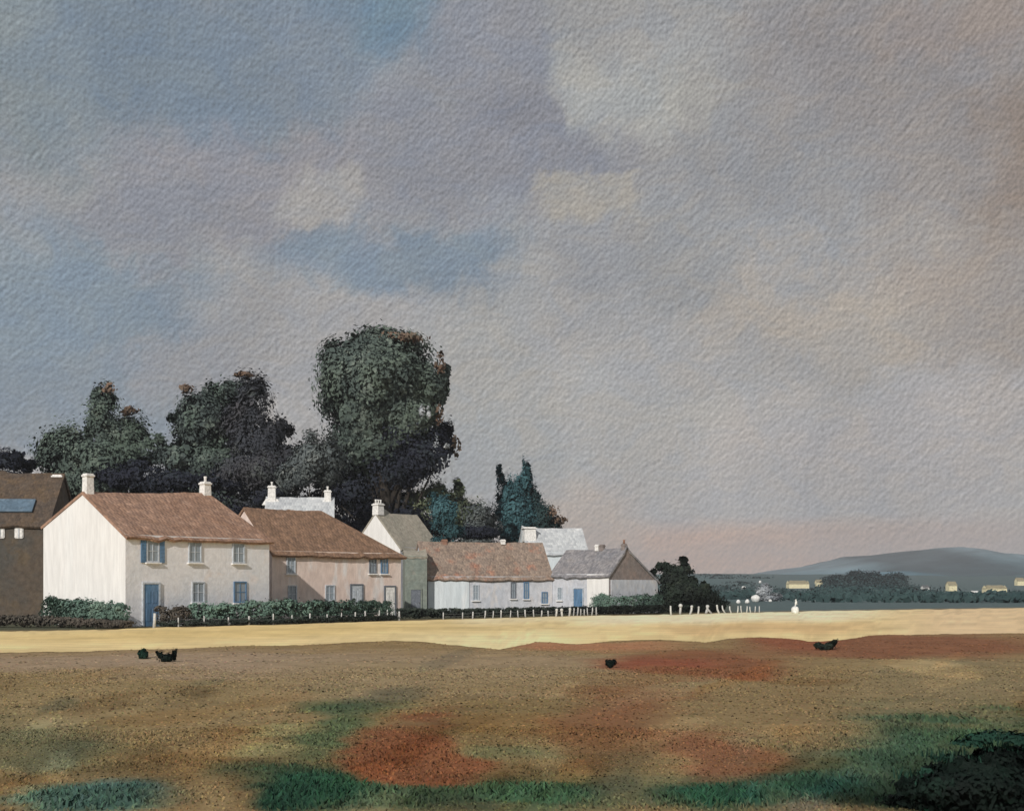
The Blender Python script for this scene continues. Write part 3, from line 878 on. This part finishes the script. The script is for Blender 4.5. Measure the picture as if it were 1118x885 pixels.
# 5 the long low cottage
h5 = house('long_cottage', 'long single storey cottage with a mottled brown roof and a brighter blue white left end', 603, 95, 20, 9.95, 4.6, 2.82, 2.82, 5.5, 5.5,
           anchor=1.0, wall='lilac_render', roof='mixed_tiles', seed=5, ext0=.12, ext1=.1)
bm = bmesh.new()
add_box(bm, (1.62, -.03, 1.38), (3.2, .06, 2.7), bevel=.01)
o = bm_obj('front_panel', bm, M['pale_render'], h5); o['label'] = 'brighter blue white section of the front wall'
window(h5, 3.75, 1.6, .5, 1.2, frame='grey_paint')
window(h5, 6.75, 1.75, .42, 1.25, frame='dark_wood')
window(h5, 7.8, 1.75, .42, 1.3, frame='blue_paint')
window(h5, 9.3, 1.2, .5, .9, frame='blue_paint')
chimney(h5, 2.0, 2.3, 5.2, .4, .45, mat='clay_pot', pots=0)
chimney(h5, 6.7, 2.2, 5.3, .35, .4, pots=0)

# 6 slate cottage, the light on one end of its front painted white
h6 = house('slate_cottage', 'cottage with grey slate roof, blue door, corner painted as lit and brown gable facing right', 665, 91, -45, 6.0, 5.7, 3.0, 2.5, 4.9, 4.95,
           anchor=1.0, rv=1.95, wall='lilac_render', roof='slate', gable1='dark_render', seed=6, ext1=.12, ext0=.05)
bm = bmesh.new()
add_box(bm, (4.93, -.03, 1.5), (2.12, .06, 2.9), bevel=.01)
o = bm_obj('front_panel', bm, M['limewash'], h6); o['label'] = 'end of the front wall painted white for the light on it'
bm = bmesh.new()
add_box(bm, (6.04, 2.9, 1.3), (.07, 5.5, 2.5), bevel=.01)
o = bm_obj('gable_panel', bm, M['lilac_render'], h6); o['label'] = 'grey rendered lower half of the gable'
door(h6, 3.0, .9, 1.85)
window(h6, 1.1, 1.5, .5, 1.0, frame='grey_paint')
chimney(h6, 3.2, 1.95, 4.75, .36, .5, pots=0)
chimney(h6, 3.65, 1.95, 4.75, .36, .5, mat='dark_render', pots=0)
chimney(h6, 5.8, 1.95, 4.75, .34, .5, mat='dark_render', pots=1)

# 7 pale roof behind
h7 = house('pale_cottage', 'cottage with a pale grey roof and a white chimney behind the mottled roof', 577, 113, 12, 5.6, 4.8, 5.2, 5.2, 7.55, 7.55, wall='pale_render', roof='pale_slate', seed=7)
chimney(h7, .45, 1.7, 6.2, 1.15, 1.35, pots=0)

# 8 brown barn at the left edge
h8 = house('stone_barn', 'big dull brown barn at the left edge with a blue roof light and white openings', 52, 72, 6, 16, 7.0, 5.75, 5.75, 8.95, 8.95,
           anchor=1.0, wall='brown_stone', roof='barn_tiles', cat='barn', seed=8)
chimney(h8, 15.7, 3.5, 8.1, .6, .75, pots=0)
s8 = math.atan2(8.95 - 5.75, 3.5)
bm = bmesh.new()
add_box(bm, (13.0, 1.05, 6.82), (3.9, 1.15, .09), rot=Matrix.Rotation(s8, 4, 'X'), bevel=.01)
o = bm_obj('roof_light', bm, M['blue_slate'], h8)
for u in (13.35, 14.4):
    bm = bmesh.new()
    add_box(bm, (u, -.04, 5.15), (.5, .08, .62), bevel=.06)
    w_ = bm_obj('shutter', bm, M['white_paint'], h8)
    bm = bmesh.new()
    add_box(bm, (u, -.1, 5.15), (.05, .03, .5))
    bm_obj('handle', bm, M['grey_paint'], w_)

# 9 narrow grey green outhouse between the pink house and the long cottage
h9 = house('outhouse', 'narrow grey green outhouse squeezed between the pink house and the long cottage', 442, 90.3, 8, 1.62, 3.0, 4.3, 4.7, 4.75, 4.75, wall='green_render', roof='tan_thatch', cat='outhouse', seed=9, over=.08, ext0=.03, ext1=.03)
door(h9, .8, .7, 1.8, mat='dark_wood', frame='green_render')

# small slate gable peeping between the bushes
h10 = house('shed', 'small grey shed roof peeping out under the black thicket', 526, 104, 35, 2.4, 2.0, 4.6, 4.6, 5.7, 5.7, wall='lilac_render', roof='slate', cat='shed', seed=10)

# ------------------------------------------------------------------ far cottages on the plain
def far_hit(px, py):
    for d in np.arange(120, 1400, 1.0):
        X = (px - HX) * d / F
        if EYE - (py - HY) * d / F <= float(terrain(X, d)): return d
    return 450.0


FG = 'far cottages on the plain under the hill'
def far_cottage(px, py, wpx, hpx, wall, roof, label, rot=8, name='far_cottage', hip=0):
    d = far_hit(px, py)
    L, H = wpx * d / F, hpx * d / F
    p = Vector(((px - wpx / 2 - HX) * d / F, d, 0)); p.z = float(terrain(p.x, p.y)) - .1
    root = empty(name, p, R(rot)); tag(root, label, 'cottage', FG)
    e, W = H * .62, max(2.5, L * .4)
    wall_poly('wall', [[(0, 0, 0), (L, 0, 0), (L, 0, e), (0, 0, e)], [(L, W, 0), (0, W, 0), (0, W, e), (L, W, e)],
                       [(0, W, 0), (0, 0, 0), (0, 0, e), (0, W / 2, H - .05), (0, W, e)], [(L, 0, 0), (L, W, 0), (L, W, e), (L, W / 2, H - .05), (L, 0, e)]], M[wall], root)
    roof_mesh('roof', L, W, e, e, H, H, hip, hip, W / 2, M[roof], root, over=.12, thick=.1, seed=int(px))
    return root

far_cottage(873, 642, 23, 9, 'cream', 'far_thatch', 'long cream yellow cottage far off above the dark fields, nearest the silvery bush', hip=.8)
far_cottage(895, 640, 6, 8, 'cream', 'far_thatch', 'tiny pale yellow cottage just right of the long cream one', hip=0)
far_cottage(1012, 645, 6, 7, 'far_white', 'far_roof', 'tiny white cottage at the right end of the dark far wood')
far_cottage(1041, 645, 9, 11, 'cream', 'far_thatch', 'squarish cream cottage standing alone between two tiny white ones')
far_cottage(1067, 650, 6, 6, 'far_white', 'far_white', 'tiny all white cottage between the squarish cream one and the long yellow one')
far_cottage(1089, 647, 24, 9, 'cream', 'far_thatch', 'long yellow cottage near the right edge with a cream roof', hip=.8)
far_cottage(1115, 639, 8, 9, 'cream', 'far_thatch', 'small cream cottage cut by the right edge, highest up the rise')


# ------------------------------------------------------------------ white stones and birds by the sand
def boulder(px, py, rpx, label, mat='stone_white', group='whitewashed stones', zs=1.0, seed=0):
    d = far_hit(px, py) if py < 662 else depth_of(py)
    r0 = rpx * d / F
    bm = bmesh.new()
    bmesh.ops.create_icosphere(bm, subdivisions=3, radius=r0)
    rg = random.Random(seed)
    ph = [rg.uniform(0, 6) for _ in range(6)]
    for v in bm.verts:
        n = v.co.normalized()
        k = 1 + .07 * math.sin(3 * n.x + ph[0]) + .07 * math.sin(4 * n.y + ph[1]) + .06 * math.sin(5 * n.z + ph[2]) + .03 * math.sin(9 * n.x + 7 * n.z + ph[3])
        v.co = Vector((v.co.x * k, v.co.y * k, v.co.z * k * zs))
        if v.co.z < -r0 * .8: v.co.z = -r0 * .8
    o = bm_obj('boulder', bm, M[mat], None, True)
    X = (px - HX) * d / F
    o.location = (X, d, float(terrain(X, d)) + r0 * .78 * zs)
    return tag(o, label, 'boulder', group)

boulder(868, 669.5, 4.6, 'round white stone at the edge of the sand under the perched white bird', seed=1)
boulder(825, 657, 4.8, 'largest white stone, out on the dark plain beside the silvery bush', seed=2)
boulder(806, 658.8, 2.4, 'small white stone behind the leaning posts, left one of a close pair', seed=3)
boulder(816, 658.8, 2.6, 'small white stone behind the leaning posts, right one of a close pair', seed=4)
boulder(812, 644, 2.6, 'tiny pale stone far out above the pair of small white stones', seed=5)
boulder(841, 657, 1.8, 'tiny white stone just right of the silvery bush', seed=6)
boulder(830, 636.5, 1.6, 'faintest white stone, highest on the slope above the silvery bush', seed=7)

# white bird perched on the round stone
d = depth_of(669.5)
X = (869 - HX) * d / F
bm = bmesh.new()
bmesh.ops.create_uvsphere(bm, u_segments=14, v_segments=10, radius=1)
for v in bm.verts:
    t = v.co.x
    k = 1 - .35 * max(0, -t) ** 1.5
    v.co = Vector((t * .17, v.co.y * .085 * k, v.co.z * .095 * k + t * .05))
r_ = bmesh.ops.create_uvsphere(bm, u_segments=10, v_segments=8, radius=.06)
for v in r_['verts']: v.co += Vector((.17, 0, .14))
add_tube(bm, [(.10, 0, .05), (.15, 0, .10), (.17, 0, .14)], [.07, .055, .04], 8)
add_tube(bm, [(.21, 0, .135), (.25, 0, .125), (.28, 0, .11)], [.018, .012, .004], 6)
add_tube(bm, [(-.12, 0, -.03), (-.22, 0, -.07), (-.30, 0, -.09)], [.05, .035, .012], 6)
for s in (-1, 1):
    add_tube(bm, [(0, s * .03, -.07), (.005, s * .03, -.15), (.02, s * .03, -.18)], [.012, .009, .009], 5)
bird = bm_obj('bird', bm, M['stone_white'], None, True)
bird.location = (X, d, .62 + .16)
bird.rotation_euler = (0, R(-55), R(20))
tag(bird, 'small white bird perched upright on the round white stone', 'bird')

# ------------------------------------------------------------------ white post fences
def fence(label, posts, wire=True, mat='post_paint'):
    """posts: (px, base py, height px, width px, lean, round head)"""
    P = []
    for px, py, h, w, lean, head in posts:
        d = depth_of(py)
        P.append((Vector(((px - HX) * d / F, d, 0.0)), h * d / F, w * .8 * d / F, lean, head * .9))
    o0 = P[0][0].copy()
    root = empty('post_fence', o0); tag(root, label, 'fence')
    tops = []
    for p, h, w, lean, head in P:
        bm = bmesh.new()
        q = p - o0
        tip = q + Vector((lean * h, 0, h))
        bend = q.lerp(tip, .55) + Vector((lean * h * .35, 0, 0))
        add_tube(bm, [q + Vector((0, 0, -.1)), bend, tip], [w * .5, w * .46, w * .40], 8)
        if head:
            rr = bmesh.ops.create_icosphere(bm, subdivisions=2, radius=head * w)
            for v in rr['verts']: v.co = v.co + tip + Vector((0, 0, -head * w * .3))
        bm_obj('post', bm, M[mat], root, True)
        tops.append(q.lerp(tip, .78))
    if wire:
        for kz in (1.0, .55):
            bm = bmesh.new()
            pts = [Vector((t.x, t.y, t.z * kz)) for t in tops]
            for a, b in zip(pts, pts[1:]):
                add_tube(bm, [a, a.lerp(b, .5) + Vector((0, 0, -.02)), b], [.008] * 3, 4)
            bm_obj('wire', bm, M['wire'], root)
    return root

rp = random.Random(3)
def row(xs, hpx, wpx):
    return [(x, float(top_px(x)) - .4, hpx * rp.uniform(.85, 1.15), wpx * rp.uniform(.8, 1.2), rp.uniform(-.12, .12), 0) for x in xs]

f1 = row([195, 224, 250, 272, 298, 318, 338, 357, 372, 387, 399, 413, 424, 436], 11, 2.2)
f1.insert(0, (168, float(top_px(168)), 16, 4.5, .06, 0))
fence('white post and wire fence along the long green hedge, its first post thickest', f1)
fence('fence of short white posts crowding closer below the long cottage and its black hedge',
      row([484, 505, 516, 529, 538, 547, 557, 566, 574, 583, 591, 599], 7.5, 2.0) +
      [(607, 673, 8, 3, .1, .75), (614, 673, 8, 3.2, -.1, .8), (621, 672.6, 8.5, 3.2, .15, .7)] + row([626, 630, 634, 638, 642, 646, 651], 8, 2.0))
fence('crooked white posts with knobbly heads beside the ragged black tree',
      [(733, 672, 11, 2.6, -.08, 0), (742.5, 670.3, 10, 3.4, .05, .95), (753, 670.4, 9, 3.2, .25, .7), (762, 670.2, 8, 2.6, .1, .6), (770.5, 669.2, 8, 4.0, .25, .7),
       (778, 669.4, 9, 3.0, -.7, 0), (786, 669.6, 9, 2.8, -.35, .6), (793, 669.6, 9, 2.2, -.5, 0), (799, 669.4, 8, 2.0, -.3, 0), (805, 669.2, 8, 1.8, .1, 0), (810, 669, 8, 1.8, -.15, 0),
       (815, 668.8, 7.5, 1.8, .1, 0), (820, 668.8, 7, 1.8, -.2, 0), (824, 668.6, 7, 1.6, .1, 0), (829, 668.4, 7, 1.6, 0, 0)], wire=False)


# ------------------------------------------------------------------ dark plants on the heath
def plant(name, label, cat, blobs_px, py_foot, leaf, n, size, seed, spikes=(), depth_k=.9, spike_mat=None, shoots=None):
    d = depth_of(py_foot)
    px0 = blobs_px[0][0]
    foot = Vector(((px0 - HX) * d / F, d, 0)); foot.z = float(terrain(foot.x, foot.y)) - .03
    root = empty(name, foot); tag(root, label, cat)
    bl = [(b[0] - foot.x, b[1] - foot.y, b[2] - foot.z, *b[3:]) for b in px_blobs(blobs_px, d, depth_k=depth_k)]
    v, f = leaf_cloud(bl, n, size, seed, .5, spread=1.3)
    v2, f2 = core_mesh(bl, .7, seed + 50)
    mesh_np('foliage', np.concatenate([v, v2]), np.concatenate([f, f2 + len(v)]), M[leaf], root)
    bm = bmesh.new()
    for b in bl:
        e = Vector(b[:3])
        add_tube(bm, [(e.x * .3, e.y * .3, -.02), e * .6, e], [size * .25, size * .18, size * .05], 5)
    bm_obj('stem', bm, M['bark'], root)
    if shoots:  # highlight along the shrub's top, painted with greener leaves
        sb = [(b[0] - foot.x, b[1] - foot.y - .15, b[2] - foot.z, *b[3:]) for b in px_blobs(shoots, d, depth_k=depth_k)]
        v, f = leaf_cloud(sb, 420 * len(sb), size * .9, seed + 3, .6, spread=1.5)
        mesh_np('foliage', v, f, M[spike_mat], root)['label'] = 'green highlights painted along the top as lighter leaf shoots'
    if spikes:
        bm = bmesh.new()
        rg = random.Random(seed)
        for px, py, cnt, spread, hp in spikes:
            for _ in range(cnt):
                a = at(px + rg.uniform(-spread, spread), py, d) - foot
                a.y += rg.uniform(-.25, .25); 
                h = hp * d / F * rg.uniform(.6, 1.1)
                t = a + Vector((rg.uniform(-.35, .35) * h, rg.uniform(-.3, .3) * h, h))
                w = Vector((size * .12, rg.uniform(-.2, .2) * size, 0))
                m = a.lerp(t, .5) + Vector((0, 0, h * .08))
                v0, v1, v2_, v3 = bm.verts.new(a - w), bm.verts.new(a + w), bm.verts.new(m + w * .7), bm.verts.new(t)
                v4 = bm.verts.new(m - w * .7)
                bm.faces.new((v0, v1, v2_, v3, v4))
        bm_obj('blade', bm, M[spike_mat or leaf], root)['kind'] = 'stuff'
    return root

plant('shrub', 'small bushy dark green shrub on the heath edge next to the black tussock', 'shrub', [(156.5, 715, 5.5, 5.5), (153.5, 713, 3.5, 4), (159, 713, 4, 4), (156, 710, 3.4, 3)], 721, 'leaf_sedge', 900, .055, 71)
plant('tussock', 'black tussock with two upturned ends on the heath below the big house', 'tussock', [(182, 718, 8, 5.5), (175, 715, 4.5, 5.5), (189.5, 715.5, 4.2, 6.5), (172.5, 712, 2.5, 3), (192, 711, 2.2, 4)], 724, 'leaf_pool', 1300, .05, 72)
plant('shrub', 'single small black green shrub beside the rust red patch on the heath', 'shrub', [(666.5, 724.5, 6, 5), (662, 721.5, 3, 2.5), (670, 722, 3.5, 3.5)], 730, 'leaf_pool', 900, .05, 73)
plant('tussock', 'low wide dark olive tussock on the rust red bank at the sand edge', 'tussock', [(901, 706, 11, 4.2), (893, 704, 6, 3.2), (908, 702.5, 6, 3), (911, 700, 3, 3.4)], 710.5, 'leaf_black', 1200, .07, 74)
plant('shrub', 'large low black green shrub filling the bottom right corner', 'shrub',
      [(1058, 858, 75, 20), (1005, 858, 32, 11), (1112, 850, 60, 28), (1062, 840, 48, 13), (1155, 850, 60, 36), (1025, 874, 60, 12), (1088, 828, 34, 10), (1030, 846, 26, 10), (1125, 826, 40, 12), (1090, 878, 80, 14)], 884, 'leaf_pool', 26000, .05, 75,
      spikes=[(1040, 828, 50, 30, 12), (1080, 816, 50, 26, 12), (1112, 822, 40, 24, 13), (1000, 852, 40, 20, 14), (1060, 882, 90, 60, 18)], spike_mat='leaf_sedge', shoots=[(1045, 808, 20, 6), (1070, 800, 22, 6), (1020, 822, 14, 6), (1100, 803, 24, 6), (1000, 838, 12, 6), (1080, 872, 50, 8), (1030, 878, 30, 7), (985, 858, 10, 14)])

# ------------------------------------------------------------------ air
bm = bmesh.new()
add_box(bm, (0, 1900, 55), (5200, 4400, 122))
hz = bm_obj('haze', bm, None)
m = bpy.data.materials.new('thin_air'); m.use_nodes = True
nt = m.node_tree; nt.nodes.clear()
o_ = nt.nodes.new('ShaderNodeOutputMaterial'); v_ = nt.nodes.new('ShaderNodeVolumePrincipled')
v_.inputs['Color'].default_value = (.86, .88, .92, 1); v_.inputs['Density'].default_value = .00027; v_.inputs['Anisotropy'].default_value = 0.0
nt.links.new(v_.outputs[0], o_.inputs['Volume'])
hz.data.materials.append(m)
tag(hz, 'thin grey haze in the air over the plain', 'haze', kind='stuff')

# ------------------------------------------------------------------ sky and sun
SUN = Vector((-.33, -.82, .46)).normalized()
el = math.asin(SUN.z); az = math.atan2(SUN.x, SUN.y)
world = bpy.data.worlds.new('World'); scene.world = world
world.use_nodes = True
t = NT(world.node_tree)
bg = world.node_tree.nodes['Background']
STR = 0.1
sky = t.new('ShaderNodeTexSky', sky_type='NISHITA'); sky.sun_disc = False
sky.sun_elevation = el; sky.sun_rotation = az
gen = t.new('ShaderNodeTexCoord').outputs['Generated']
nrm = t.new('ShaderNodeVectorMath', operation='NORMALIZE'); t.l.new(gen, nrm.inputs[0]); D = nrm.outputs[0]
sep = t.new('ShaderNodeSeparateXYZ'); t.l.new(D, sep.inputs[0])
AZ = t.math('ARCTAN2', sep.outputs[0], sep.outputs[1]); EL = t.math('ARCSINE', sep.outputs[2])
# cloud edges wander
w1 = t.new('ShaderNodeSeparateColor'); t.l.new(t.noise(D, 5.0, 4, .55, .3, out=1), w1.inputs[0])
w2 = t.new('ShaderNodeSeparateColor'); t.l.new(t.noise(D, 34, 4, .65, .8, out=1), w2.inputs[0])
AZw = t.math('ADD', t.math('ADD', AZ, t.math('MULTIPLY', t.math('SUBTRACT', w1.outputs[0], .5), .24)), t.math('MULTIPLY', t.math('SUBTRACT', w2.outputs[0], .5), .06))
ELw = t.math('ADD', t.math('ADD', EL, t.math('MULTIPLY', t.math('SUBTRACT', w1.outputs[1], .5), .18)), t.math('MULTIPLY', t.math('SUBTRACT', w2.outputs[1], .5), .05))
K = 1.0 / STR
def L3(c): return tuple(k * K for k in lin(*c))
g1 = t.ramp(ELw, .02, .46)
col = t.mix(g1, L3((176, 171, 168)), L3((143, 147, 153)))
BLOBS = [  # (px, py, rx, ry, colour, weight, softness): cloud banks and blue gaps by bearing and height
    (60, 60, 110, 100, (128, 140, 147), .8, .7), (210, 100, 150, 80, (120, 134, 148), .9, .7), (420, 20, 110, 65, (112, 135, 153), .95, .7), (330, 110, 90, 70, (128, 138, 150), .8, .7),
    (-80, 330, 220, 90, (126, 141, 154), .9, .8), (110, 330, 120, 55, (126, 140, 153), .9, .75), (430, 298, 115, 44, (124, 138, 152), .95, .8), (60, 420, 120, 50, (128, 140, 152), .8, .7),
    (560, 80, 90, 110, (142, 143, 151), .85, .7), (600, 190, 110, 60, (132, 134, 144), .85, .6), (470, 190, 110, 50, (142, 143, 151), .8, .7),
    (270, 225, 150, 55, (147, 145, 151), .85, .6), (350, 245, 55, 28, (166, 163, 161), .85, .6), (150, 240, 90, 30, (140, 142, 150), .7, .7), (320, 385, 130, 45, (153, 152, 154), .8, .7), (210, 400, 60, 35, (150, 150, 154), .7, .7),
    (755, 90, 105, 80, (170, 169, 166), .95, .5), (720, 20, 70, 60, (152, 151, 153), .7, .7), (850, 190, 150, 55, (146, 145, 147), .8, .6), (880, 60, 90, 80, (150, 147, 147), .8, .7),
    (640, 245, 62, 28, (164, 159, 152), .85, .5), (660, 300, 80, 30, (146, 146, 149), .7, .6), (740, 290, 70, 40, (152, 151, 151), .7, .7),
    (1010, 60, 140, 90, (145, 139, 138), .8, .8), (1115, 190, 75, 70, (142, 124, 110), .75, .8), (1090, 15, 70, 40, (150, 137, 130), .6, .9), (1000, 190, 70, 60, (152, 145, 142), .7, .7),
    (890, 330, 120, 55, (172, 163, 154), .9, .5), (1010, 270, 70, 40, (160, 154, 150), .7, .6), (1090, 330, 90, 70, (158, 147, 139), .75, .7), (780, 380, 120, 50, (158, 157, 158), .75, .6),
    (700, 450, 150, 60, (170, 168, 166), .8, .7), (1000, 480, 200, 70, (173, 167, 165), .8, .7), (550, 400, 80, 70, (165, 163, 160), .8, .6), (560, 510, 90, 60, (158, 161, 163), .7, .7), (860, 540, 150, 40, (166, 164, 165), .6, .8),
    (800, 603, 230, 28, (201, 164, 142), .95, .9), (640, 585, 60, 50, (188, 170, 156), .7, .9), (1000, 590, 170, 22, (178, 159, 150), .7, .9),
]
for px, py, rx, ry, c, w, s in BLOBS:
    still = py > 570
    x_, z_ = (px - HX) / F, (HY - py) / F
    a0 = math.atan(x_); e0 = math.atan2(z_, math.hypot(1, x_))
    dx = t.math('DIVIDE', t.math('SUBTRACT', AZ if still else AZw, a0), rx / F)
    dy = t.math('DIVIDE', t.math('SUBTRACT', EL if still else ELw, e0), ry / F)
    dd = t.math('SQRT', t.math('ADD', t.math('MULTIPLY', dx, dx), t.math('MULTIPLY', dy, dy)))
    mk = t.ramp(dd, 1 - s * .6, 1 + s * .6, w, 0.0)
    tgt = L3(c)
    if c[2] - c[0] > 25:        # clear blue shows through these gaps
        tgt = t.mix(.012, (*tgt, 1), sky.outputs[0])
    col = t.mix(mk, col, tgt)
# away from the view: broken grey cloud over blue sky
back = t.ramp(sep.outputs[1], -.1, .55, .45, 0.0)
col = t.mix(back, col, t.mix(.6, sky.outputs[0], L3((160, 158, 156))))
# soft cloud mottling and the brushed, woven grain of the sky
dab = t.new('ShaderNodeSeparateColor'); t.l.new(t.noise(t.mapping(D, (1, 1, 1.6), (0, .6, 0)), 26, 4, .6, .8, out=1), dab.inputs[0])
col = t.mix(1.0, col, t.mix(t.ramp(dab.outputs[0], .35, .65), (.945, .975, 1.03), (1.03, 1.01, .995)), 'MULTIPLY')
mot = t.noise(D, 9, 5, .6, .6)
col = t.mix(1.0, col, t.mix(t.ramp(mot, .25, .75), (.885, .90, .895), (1.075, 1.075, 1.045)), 'MULTIPLY')
uv = t.new('ShaderNodeCombineXYZ'); t.l.new(AZ, uv.inputs[0]); t.l.new(EL, uv.inputs[1])
j = t.new('ShaderNodeSeparateColor'); t.l.new(t.noise(uv.outputs[0], 70, 4, .7, out=1), j.inputs[0])
ph = 2 * math.pi / .0047


def relief(off):
    """height of the brushed, loosely woven grain"""
    sh = t.new('ShaderNodeVectorMath', operation='ADD'); t.l.new(uv.outputs[0], sh.inputs[0]); sh.inputs[1].default_value = (off[0], off[1], 0)
    p_ = sh.outputs[0]
    sp = t.new('ShaderNodeSeparateXYZ'); t.l.new(p_, sp.inputs[0])
    su = t.math('SINE', t.math('ADD', t.math('MULTIPLY', sp.outputs[0], ph), t.math('MULTIPLY', j.outputs[0], 14)))
    sv = t.math('SINE', t.math('ADD', t.math('MULTIPLY', sp.outputs[1], ph), t.math('MULTIPLY', j.outputs[1], 14)))
    h = t.math('MULTIPLY', t.math('MULTIPLY', su, sv), .20)
    h = t.math('ADD', h, t.math('MULTIPLY', t.noise(p_, 235, 2, .6), 1.75))
    a_ = t.noise(t.mapping(t.mapping(p_, (1, 1, 1), (0, 0, .90)), (230, 40, 1)), 1.0, 3, .6)
    b_ = t.noise(t.mapping(t.mapping(p_, (1, 1, 1), (0, 0, .60)), (240, 44, 1)), 1.0, 3, .6)
    c_ = t.noise(t.mapping(t.mapping(p_, (1, 1, 1), (0, 0, .12)), (250, 34, 1)), 1.0, 3, .6)
    m1 = t.ramp(t.noise(p_, 7, 3), .45, .6)
    ab = t.math('ADD', t.math('MULTIPLY', a_, t.math('SUBTRACT', 1.0, m1)), t.math('MULTIPLY', b_, m1))
    m2 = t.math('MULTIPLY', t.ramp(EL, .30, .42), t.ramp(AZ, -.02, -.14))
    st_ = t.math('ADD', t.math('MULTIPLY', ab, t.math('SUBTRACT', 1.0, m2)), t.math('MULTIPLY', c_, m2))
    return t.math('ADD', h, t.math('MULTIPLY', st_, t.ramp(t.noise(p_, 11, 2), .35, .65, .2, 1.25)))


wv = t.math('SUBTRACT', relief((0, 0)), relief((.0013, -.0016)))
gain = t.math('ADD', 1.0, t.math('MULTIPLY', wv, .44))
cg = t.new('ShaderNodeCombineColor')
for i in range(3): t.l.new(gain, cg.inputs[i])
col = t.mix(1.0, col, cg.outputs[0], 'MULTIPLY')
t.l.new(col, bg.inputs['Color'])
bg.inputs['Strength'].default_value = STR

ld = bpy.data.lights.new('sun', 'SUN'); ld.energy = 3.35; ld.angle = R(.6); ld.color = (1.0, .96, .90)
lo = bpy.data.objects.new('sun', ld); COL.objects.link(lo)
lo.rotation_euler = (-SUN).to_track_quat('-Z', 'Y').to_euler()
lo.location = SUN * 50

# ------------------------------------------------------------------ camera
cd = bpy.data.cameras.new('camera')
cd.sensor_width = 36; cd.lens = 36 * F / 1118
cd.shift_y = (HY - 442.5) / 1118
cd.clip_start = .1; cd.clip_end = 20000
cam = bpy.data.objects.new('camera', cd); COL.objects.link(cam)
cam.location = (0, 0, EYE); cam.rotation_euler = (R(90), 0, 0)
scene.camera = cam
vs = scene.view_settings
vs.view_transform = 'Standard'; vs.look = 'None'; vs.gamma = 1; vs.exposure = 0; vs.use_curve_mapping = False
scene.cycles.volume_bounces = 0
scene.cycles.max_bounces = 5
